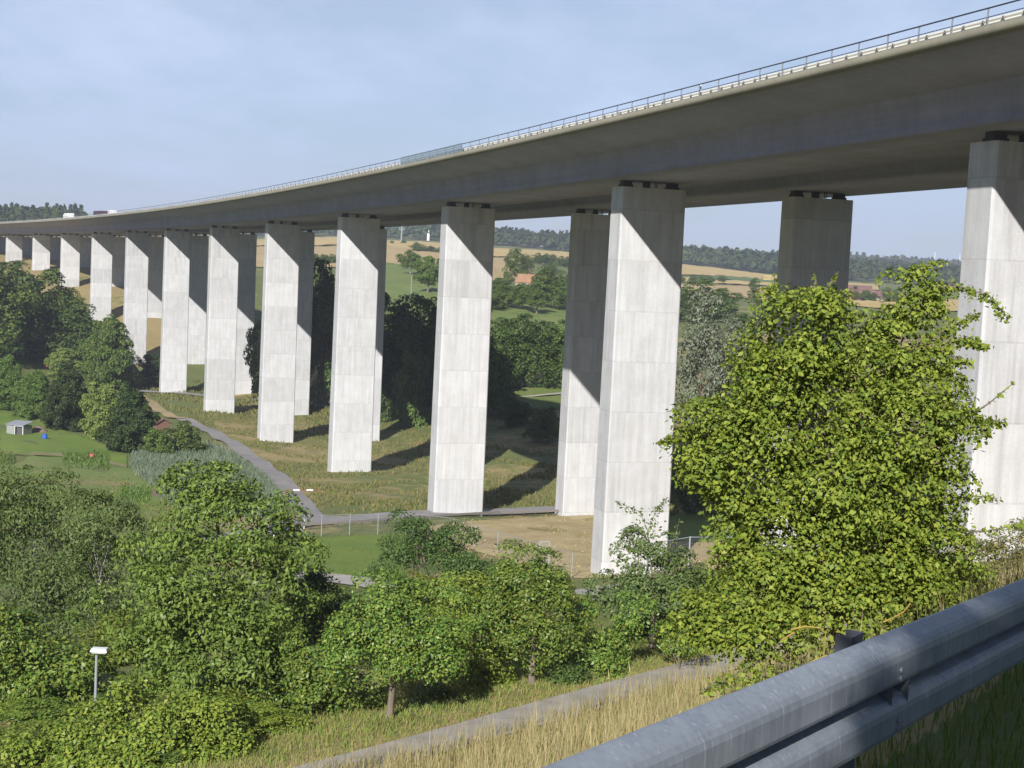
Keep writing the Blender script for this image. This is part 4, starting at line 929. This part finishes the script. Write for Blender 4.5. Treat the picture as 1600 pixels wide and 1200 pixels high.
# ------------------------------------------------------------------ cross road: guardrail, fence, posts, barrier
def road_rail():
    px = [(330, 858), (380, 845), (435, 831), (540, 822.5), (660, 815), (780, 808), (925, 802), (1000, 798)]
    P = np.array([gp(*p) for p in px]); L = np.concatenate([[0], np.cumsum(np.linalg.norm(np.diff(P[:, :2], axis=0), axis=1))])
    o = empty('guardrail', P[0], 0, 'low brownish steel guardrail along the cross road between the piers', 'guardrail')
    s = np.arange(0, L[-1], 2.0); X = np.interp(s, L, P[:, 0]); Yy = np.interp(s, L, P[:, 1]); Z = T(X, Yy); Z = np.convolve(np.pad(Z, 4, 'edge'), np.ones(9) / 9, 'valid')
    pts = np.stack([X, Yy, Z], -1) - P[0]
    rings = [[tuple(p + np.array([0, -dy, dz])) for dy, dz in ((0, .82), (.07, .78), (.08, .70), (.02, .66), (.08, .60), (.07, .50), (0, .47), (-.03, .5), (-.03, .8))] for p in pts]
    MB().loft(rings).build('beam', mat('weathered rail steel', (.30, .27, .25), .6, .4), o)
    for p in pts: MB().box((p[0], p[1] + .08, p[2] + .25), (.12, .08, 1.05)).build('post', M_dark, o)
road_rail()
def fence(posts, H, label, brace=()):
    P = [gp(*p) for p in posts]; o = empty('mesh_fence', P[0], 0, label, 'fence'); b = P[0]; wm = MB()
    for i, p in enumerate(P):
        q = p - b; MB().tube([q + (0, 0, -.2), q + (0, 0, H)], .055, 8).build('post', M_post, o)
        if i in brace:
            for sg in (-1, 1): MB().tube([q + (sg * 2.3, 0, 0), q + (0, 0, H * .7)], .04, 6).build('brace', M_post, o)
    for i in range(len(P) - 1):
        a, c = P[i] - b, P[i + 1] - b
        for k in range(1, 13):
            z = H * k / 12 - .05; wm.tube([a + (0, 0, z), c + (0, 0, z)], (.03 if k == 12 else .0025), 4, cap=False)
        n_ = int(np.linalg.norm(c - a) / .2)
        for k in range(n_):
            m_ = a + (c - a) * k / n_; wm.tube([m_, m_ + (0, 0, H - .05)], .0022, 3, cap=False)
    wm.build('wire_mesh', M_post, o); return o
fence([(330, 858), (372, 851), (415, 844), (457, 840), (502, 838), (546, 836), (590, 835), (634, 834), (670, 837)], 2.6, 'tall galvanised wire fence along the far side of the green lawn', (3,))
fence([(670, 837), (708, 843), (742, 855), (777, 866), (835, 885), (893, 903)], 2.6, 'wire fence running down towards the tall sunlit pier beside the dry ground')
fence([(1010, 910), (1075, 898), (1140, 900), (1200, 905)], 2.4, 'wire fence on the dry ground right of the tall sunlit pier')
delineator('delineator_post', gp(475, 826), 0, 'white delineator post with black band at the road junction', 1.15)
delineator('delineator_post', gp(428, 842), 0, 'short white post at the left end of the lawn fence', .9)
def barrier():
    a, c = gp(447, 776), gp(499, 776); o = empty('road_barrier', a, 0, 'red and white striped barrier pole across the farm road', 'barrier'); d = c - a; n_ = 5
    for k in range(n_):
        p0, p1 = d * (k / n_) + (0, 0, 1.0), d * ((k + 1) / n_) + (0, 0, 1.0)
        MB().tube([p0, p1], .15 if k % 2 else .06, 8).build('stripe', M_white if k % 2 else M_red, o)
    for q in (d * 0, d): MB().tube([q + (0, 0, -.1), q + (0, 0, 1.05)], .07, 8).build('support_post', M_red, o)
barrier()
def ball_board():
    b = gp(846, 915); y = b[1]; o = empty('ball_board', b, R(8), 'tall grey framed board on a pole in the fenced ground left of the pier', 'goal board')
    k = y / FPX; zl = ray(848, 891)[2] * y - b[2]; zh = ray(848, 846)[2] * y - b[2]; w = 16 * k
    MB().tube([(0, 0, 0), (0, 0, zl + .2)], .06, 8).build('pole', M_dark, o)
    f = MB()
    for x in (-w / 2, w / 2): f.box((x + .1, 0, (zl + zh) / 2), (.12, .06, zh - zl))
    for z in (zl, zh, zh - .75): f.box((.1, 0, z), (w, .06, .10))
    f.build('frame', M_post, o)
    g_ = MB()
    for i in range(1, 8): g_.box((.1, .01, zl + (zh - zl) * i / 8), (w, .012, .012))
    for i in range(1, 4): g_.box((.1 - w / 2 + w * i / 4, .01, (zl + zh) / 2), (.012, .012, zh - zl))
    g_.build('grid', M_post, o)
    MB().box((0, -.06, zl - .15), (.5, .12, .25)).build('bracket', M_dark, o)
ball_board()
# ------------------------------------------------------------------ street lamp among the trees
def lamp():
    y = 52.; b = gd(147, y); zt = ray(150, 1016)[2] * y - b[2]; o = empty('street_lamp', b, 0, 'white street lamp with flat head rising from the bushes at lower left', 'street lamp')
    MB().tube([(0, 0, 0), (0, 0, zt - .05)], [.06, .045], 10).build('pole', M_post, o)
    hd = MB(); hd.box((.12, -.05, zt + .04), (.62, .36, .13), taper=.86); h_ = hd.build('lamp_head', M_white, o, bevel=.02)
    MB().box((.12, -.05, zt - .045), (.5, .28, .05)).build('lamp_glass', mat('lamp glass', (.5, .5, .48), .2), h_)
lamp()
# ------------------------------------------------------------------ parked car under the walnut tree
def car():
    b = gd(1035, 71.); o = empty('parked_car', b, R(28), 'dark blue car parked in the shade behind the thick trunk', 'car')
    L, W_, H = 4.3, 1.7, 1.42
    low = [(-2.15, .35), (-2.1, .8), (-1.4, .92), (1.0, .92), (2.05, .75), (2.15, .4), (2.1, .25), (-2.1, .25)]
    MB().loft([[(x, -W_ / 2, z) for x, z in low], [(x, W_ / 2, z) for x, z in low]]).build('body', M_carblue, o, bevel=.06)
    up = [(-1.75, .9), (-1.3, 1.36), (-.2, H), (.55, 1.36), (1.15, .9)]
    MB().loft([[(x, -W_ / 2 + .05 + (z - .9) * .25, z) for x, z in up], [(x, W_ / 2 - .05 - (z - .9) * .25, z) for x, z in up]]).build('cabin', M_carblue, o, bevel=.04)
    for sg in (-1, 1): MB().add([(-1.45, sg * (W_ / 2 + .0), .97), (.95, sg * (W_ / 2 + .0), .97), (.48, sg * (W_ / 2 - .1), 1.32), (-1.2, sg * (W_ / 2 - .1), 1.32)], [(0, 1, 2, 3)]).build('side_window', M_glass, o)
    MB().add([(1.14, -.72, .96), (1.14, .72, .96), (.62, .62, 1.35), (.62, -.62, 1.35)], [(0, 1, 2, 3)]).build('windscreen', M_glass, o)
    MB().add([(-1.74, -.72, .96), (-1.74, .72, .96), (-1.34, .62, 1.34), (-1.34, -.62, 1.34)], [(0, 1, 2, 3)]).build('rear_window', M_glass, o)
    for x in (-1.3, 1.35):
        for sg in (-1, 1): wheel(o, x, sg * (W_ / 2 - .08), .31, .2)
    for sg in (-1, 1): MB().box((2.12, sg * .6, .62), (.08, .32, .14)).build('headlight', M_white, o)
car()
# ------------------------------------------------------------------ garden
def shed():
    b = gp(30, 679); o = empty('garden_shed', b, R(-18), 'grey lean-to shed with a sloping pale roof and open front on the garden lawn', 'shed')
    w, d, h = 3.9, 2.8, 2.2; M_w = mat('weathered boards', (.26, .28, .27), .8); M_rf = mat('metal roof', (.26, .27, .30), .6)
    m_ = MB(); m_.box((-w / 2, 0, h * .45), (.1, d, h * .9)); m_.box((0, d / 2, h * .45), (w, .1, h * .9)); m_.box((w / 2, 0, h * .45), (.1, d, h * .9)); m_.box((-w / 4 - .1, -d / 2, h * .45), (w / 2 - .2, .1, h * .9)); m_.build('wall', M_w, o)
    r_ = MB(); r_.add([(-w / 2 - .2, -d / 2 - .3, h * .93), (w / 2 + .2, -d / 2 - .3, h * .93), (w / 2 + .2, d / 2 + .3, h * 1.18), (-w / 2 - .2, d / 2 + .3, h * 1.18), (-w / 2 - .2, -d / 2 - .3, h * .98), (w / 2 + .2, -d / 2 - .3, h * .98), (w / 2 + .2, d / 2 + .3, h * 1.23), (-w / 2 - .2, d / 2 + .3, h * 1.23)], [(3, 2, 1, 0), (4, 5, 6, 7), (0, 1, 5, 4), (1, 2, 6, 5), (2, 3, 7, 6), (3, 0, 4, 7)]); r_.build('roof', M_rf, o)
    f = MB(); f.box((0, -d / 2 - .06, h * .45), (.14, .12, h * .9)); f.box((w / 2, -d / 2 - .06, h * .45), (.14, .12, h * .9)); f.box((w / 4, -d / 2 - .06, h * .88), (w / 2, .12, .14)); f.build('door_frame', M_white, o)
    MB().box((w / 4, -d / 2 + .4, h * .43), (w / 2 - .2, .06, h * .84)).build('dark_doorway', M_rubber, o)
    b2 = gp(60, 676); ob = empty('compost_heap', b2, 0, 'dark compost heap right of the grey garden shed', 'heap')
    MB().loft([[(math.cos(a) * 2.2 * (1 - t * .7), math.sin(a) * 1.4 * (1 - t * .7), t * 1.3 + .12 * math.sin(a * 3)) for a in np.linspace(0, 6.28, 12)[:-1]] for t in (0, .4, .75, 1)]).build('heap', M_soil, ob, smooth=True)
    b3 = gp(70, 687); oc = empty('water_barrel', b3, 0, 'blue plastic water barrel on the lawn right of the garden shed', 'barrel')
    MB().tube([(0, 0, 0), (0, 0, .25), (0, 0, .65), (0, 0, 1.0), (0, 0, 1.08)], [.42, .48, .50, .46, .40], 16).build('barrel_body', M_blue, oc); MB().tube([(0, 0, 1.08), (0, 0, 1.13)], .43, 16).build('lid', M_blue, oc)
    b4 = gp(144, 717); od = empty('red_bin', b4, 0, 'small red bin standing by the vegetable row', 'bin'); MB().tube([(0, 0, 0), (0, 0, .9)], [.35, .45], 12).build('bin_body', mat('faded red', (.5, .16, .1), .6), od); MB().tube([(0, 0, .9), (0, 0, .96)], .47, 12).build('lid', M_red, od)
shed()
def hut(px, py, w, d, h, rf, rz, wallm, roofm, name, label, cat, chimney=False, windows=0):
    b = gp(px, py); o = empty(name, b, rz, label, cat); e = .35
    m_ = MB().box((0, 0, h / 2 - .2), (w, d, h + .4)); m_.add([(-w / 2 + .02, -d / 2, h), (-w / 2 + .02, d / 2, h), (-w / 2 + .02, 0, h + rf)], [(0, 1, 2)]); m_.add([(w / 2 - .02, -d / 2, h), (w / 2 - .02, d / 2, h), (w / 2 - .02, 0, h + rf)], [(0, 2, 1)]); m_.build('wall', wallm, o)
    r_ = MB()
    for sg in (-1, 1):
        y0, y1 = sg * (d / 2 + e), 0; z0, z1 = h - rf * e / (d / 2) , h + rf
        r_.add([(-w / 2 - e, y0, z0), (w / 2 + e, y0, z0), (w / 2 + e, y1, z1), (-w / 2 - e, y1, z1), (-w / 2 - e, y0, z0 + .15), (w / 2 + e, y0, z0 + .15), (w / 2 + e, y1, z1 + .15), (-w / 2 - e, y1, z1 + .15)], [(3, 2, 1, 0), (4, 5, 6, 7), (0, 1, 5, 4), (1, 2, 6, 5), (3, 0, 4, 7)])
    ro = r_.build('roof', roofm, o)
    if chimney: MB().box((w * .2, d * .1, h + rf), (.6, .6, 1.2)).build('chimney', M_red, ro)
    MB().box((w * .05, -d / 2 - .03, 1.0), (.95, .08, 2.0)).build('door', M_dark, o)
    for i in range(windows): wd = MB().box((-w * .35 + i * w * .7 / max(1, windows - 1), -d / 2 - .02, h * .55), (1.1, .06, 1.1)).build('window', M_glass, o)
    return o
M_tile = mat('orange tiles', (.35, .19, .10), .8, nodes=vary((.27, .15, .085), (.36, .21, .12), .8)); M_brick = mat('reddish boards', (.20, .11, .085), .85); M_plaster = mat('pale plaster', (.36, .30, .24), .9)
M_oldtile = mat('old red tiles', (.2, .11, .1), .9, nodes=vary((.15, .085, .08), (.21, .12, .10), .3))
hut(248, 676, 4.0, 3.2, 2.3, .9, R(-50), M_brick, M_brick, 'garden_hut', 'brown wooden hut with a gable roof behind the round dark tree', 'hut')
hut(827, 452, 11, 7.5, 3.2, 3.6, R(-25), M_plaster, M_tile, 'house', 'house with an orange tiled roof among the orchard trees on the slope', 'house', True, 4)
hut(1333, 470, 20, 10, 4.5, 4.5, R(-12), M_oldtile, M_oldtile, 'barn', 'left one of two red roofed barns on the far field', 'barn', False, 2)
hut(1371, 471, 19, 9, 3.2, 3.2, R(-8), M_plaster, M_oldtile, 'barn', 'right one of two red roofed barns on the far field', 'barn', False, 2)
def shelter():
    b = gp(24, 558); o = empty('open_shelter', b, R(-5), 'low open shelter with a pale green roof at the edge of the left wood', 'shelter'); w, d, h = 6.5, 3, 2.0
    MB().box((0, 0, h + .08), (w + .6, d + .6, .14)).build('roof', mat('greenish roofing', (.38, .42, .32), .7), o)
    for x in (-w / 2, 0, w / 2):
        for yy in (-d / 2, d / 2): MB().box((x, yy, h / 2), (.16, .16, h)).build('post', M_white, o)
    MB().box((0, d / 2 - .1, h / 2), (w, .08, h - .2)).build('back_wall', M_dark, o)
    b = gp(40, 558); t_ = empty('white_trailer', b, R(20), 'small white trailer parked right of the open shelter', 'trailer'); MB().box((0, 0, .75), (2.6, 1.5, .7)).build('body', M_white, t_, bevel=.08)
    for sg in (-1, 1): wheel(t_, 0, sg * .75, .3, .18)
    MB().tube([(1.3, 0, .5), (2.4, 0, .5)], .05).build('drawbar', M_dark, t_)
    b = gp(73, 574); t_ = empty('orange_tarp', b, 0, 'small orange covered pile on the strip behind the garden trees', 'pile'); MB().loft([[(math.cos(a) * 1.4 * (1 - t * .6), math.sin(a) * .9 * (1 - t * .6), t * .9 + .08 * math.sin(a * 4)) for a in np.linspace(0, 6.28, 11)[:-1]] for t in (0, .5, .85, 1)]).build('pile', mat('orange cover', (.55, .2, .09), .7), t_)
shelter()
def haystack():
    b = gp(1198, 438.5); o = empty('straw_stack', b, R(10), 'square stack of straw bales at the top of the pale field', 'straw stack'); k = b[1] / FPX; w = 15 * k
    M_s = mat('straw', (.55, .42, .18), .95, nodes=vary((.48, .36, .14), (.60, .47, .22), .5))
    for i in range(4):
        MB().box((0, 0, .6 * 2 * i * w / 11 + w / 11), (w - (0 if i < 3 else w * .12), w * .6, w / 5.6)).build('bale_layer', M_s, o)
haystack()
def pole(px, py, top, r_, label, name='wooden_pole', m=M_post, y=None, arms=False):
    b = gp(px, py) if y is None else gd(px, y); zt = ray(px, top)[2] * b[1] - b[2]; o = empty(name, b, 0, label, 'pole'); MB().tube([(0, 0, -.5), (0, 0, zt)], [r_, r_ * .7], 8).build('shaft', m, o)
    MB().tube([(0, 0, zt), (0, 0, zt + r_ * 2)], r_ * 1.1, 8).build('cap', m, o)
    if arms:
        for z in (.72, .84, .96): MB().box((0, 0, zt * z), (8, .5, .4)).build('cross_arm', m, o)
pole(642, 462, 432, .16, 'slim pale pole at the lower edge of the bright green meadow')
pole(97, 985, 905, .06, 'thin pale pole seen between the two birches', y=82, name='fence_pole')
pole(627, 378, 352, .9, 'faint grey power pylon against the skyline wood left of the sunlit pier', 'power_pylon', y=1750, arms=True)
pole(1459, 430, 397, 1.6, 'thin white mast on the far right ridge', 'white_mast', M_white, y=3400); pole(1498, 430, 400, 1.4, 'second white mast at the right end of the far ridge beside the pier', 'white_mast', M_white, y=3400)
def chapel():
    b = gd(669, 1900); b[2] = ray(669, 368)[2] * 1900; o = empty('chapel_tower', b, 0, 'tiny white pointed tower before the skyline wood', 'tower'); b0 = float(T(b[0], b[1])) - b[2]
    MB().box((0, 0, (b0 + 1) / 2), (3.2, 3.2, 1 - b0)).build('wall', M_white, o)
    MB().add([(-1.6, -1.6, 1), (1.6, -1.6, 1), (1.6, 1.6, 1), (-1.6, 1.6, 1), (0, 0, 9)], [(0, 1, 4), (1, 2, 4), (2, 3, 4), (3, 0, 4)]).build('spire', M_white, o)
chapel()

# ------------------------------------------------------------------ haze, sky, sun
hz = MB().box((0, 2400, 40), (9000, 9000, 420)).build('haze', None); tag(hz, kind='stuff')
hm = bpy.data.materials.new('haze'); hm.use_nodes = True; nt = hm.node_tree
for x in list(nt.nodes): nt.nodes.remove(x)
g = G(nt); ov = g.n('ShaderNodeOutputMaterial'); pv = g.n('ShaderNodeVolumePrincipled'); pv.inputs['Color'].default_value = (.78, .85, 1, 1); pv.inputs['Density'].default_value = .00015; pv.inputs['Anisotropy'].default_value = 0
g.l(pv.outputs[0], ov.inputs['Volume']); hz.data.materials.append(hm)
SUN_EL, SUN_AZ = 29.3, R(76.93)
to_sun = Vector((-math.cos(SUN_AZ) * math.cos(R(SUN_EL)), -math.sin(SUN_AZ) * math.cos(R(SUN_EL)), math.sin(R(SUN_EL))))
sl = bpy.data.lights.new('sun', 'SUN'); sl.energy = 5.0; sl.angle = R(.53); sl.color = (1, .965, .91)
so = bpy.data.objects.new('sun', sl); C.objects.link(so); so.rotation_euler = to_sun.to_track_quat('Z', 'Y').to_euler(); so.location = to_sun * 100
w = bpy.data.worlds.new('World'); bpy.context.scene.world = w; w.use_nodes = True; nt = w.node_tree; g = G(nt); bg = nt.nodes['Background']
sky = g.n('ShaderNodeTexSky'); sky.sky_type = 'NISHITA'; sky.sun_disc = False; sky.sun_elevation = R(SUN_EL); sky.sun_rotation = math.atan2(to_sun.x, to_sun.y); sky.dust_density = .15; sky.air_density = 1.0; sky.ozone_density = 2.5
tc = g.n('ShaderNodeTexCoord').outputs['Generated']; sxyz = g.n('ShaderNodeSeparateXYZ'); g.l(tc, sxyz.inputs[0])
zc = g.math('MAXIMUM', g.math('ADD', sxyz.outputs[2], .12), .05)
cv = g.n('ShaderNodeCombineXYZ'); g.l(g.math('DIVIDE', sxyz.outputs[0], zc), cv.inputs[0]); g.l(g.math('DIVIDE', sxyz.outputs[1], zc), cv.inputs[1])
cn = g.noise(g.scale(cv.outputs[0], (.9, .5, 1)), 1.3, 7, .6); cf = g.ramp(cn, [(.42, 0.), (.75, .6)])
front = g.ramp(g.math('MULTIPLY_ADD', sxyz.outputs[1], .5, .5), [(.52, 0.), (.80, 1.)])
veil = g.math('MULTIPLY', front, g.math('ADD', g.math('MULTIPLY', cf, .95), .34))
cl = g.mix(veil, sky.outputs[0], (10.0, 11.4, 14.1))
cl = g.mix(1., cl, (1.0, 1.0, 1.05), 'MULTIPLY'); cl = g.mix(g.math('SUBTRACT', 1.0, front), cl, g.mix(1., cl, (.62, .64, .72), 'MULTIPLY')); lowz = g.ramp(sxyz.outputs[2], [(0., (.70, .79, .97)), (.16, (.97, .99, 1.0))]); cl = g.mix(1., cl, lowz, 'MULTIPLY'); g.l(cl, bg.inputs['Color']); bg.inputs['Strength'].default_value = .054  # added dimming of the sun-side sky, to keep shaded faces dark
sc = bpy.context.scene; sc.view_settings.view_transform = 'Standard'; sc.view_settings.look = 'None'; sc.view_settings.exposure = .52; sc.view_settings.gamma = 1
sc.cycles.max_bounces = 6; sc.cycles.diffuse_bounces = 2; sc.cycles.transmission_bounces = 3; sc.cycles.volume_bounces = 0; sc.cycles.transparent_max_bounces = 4
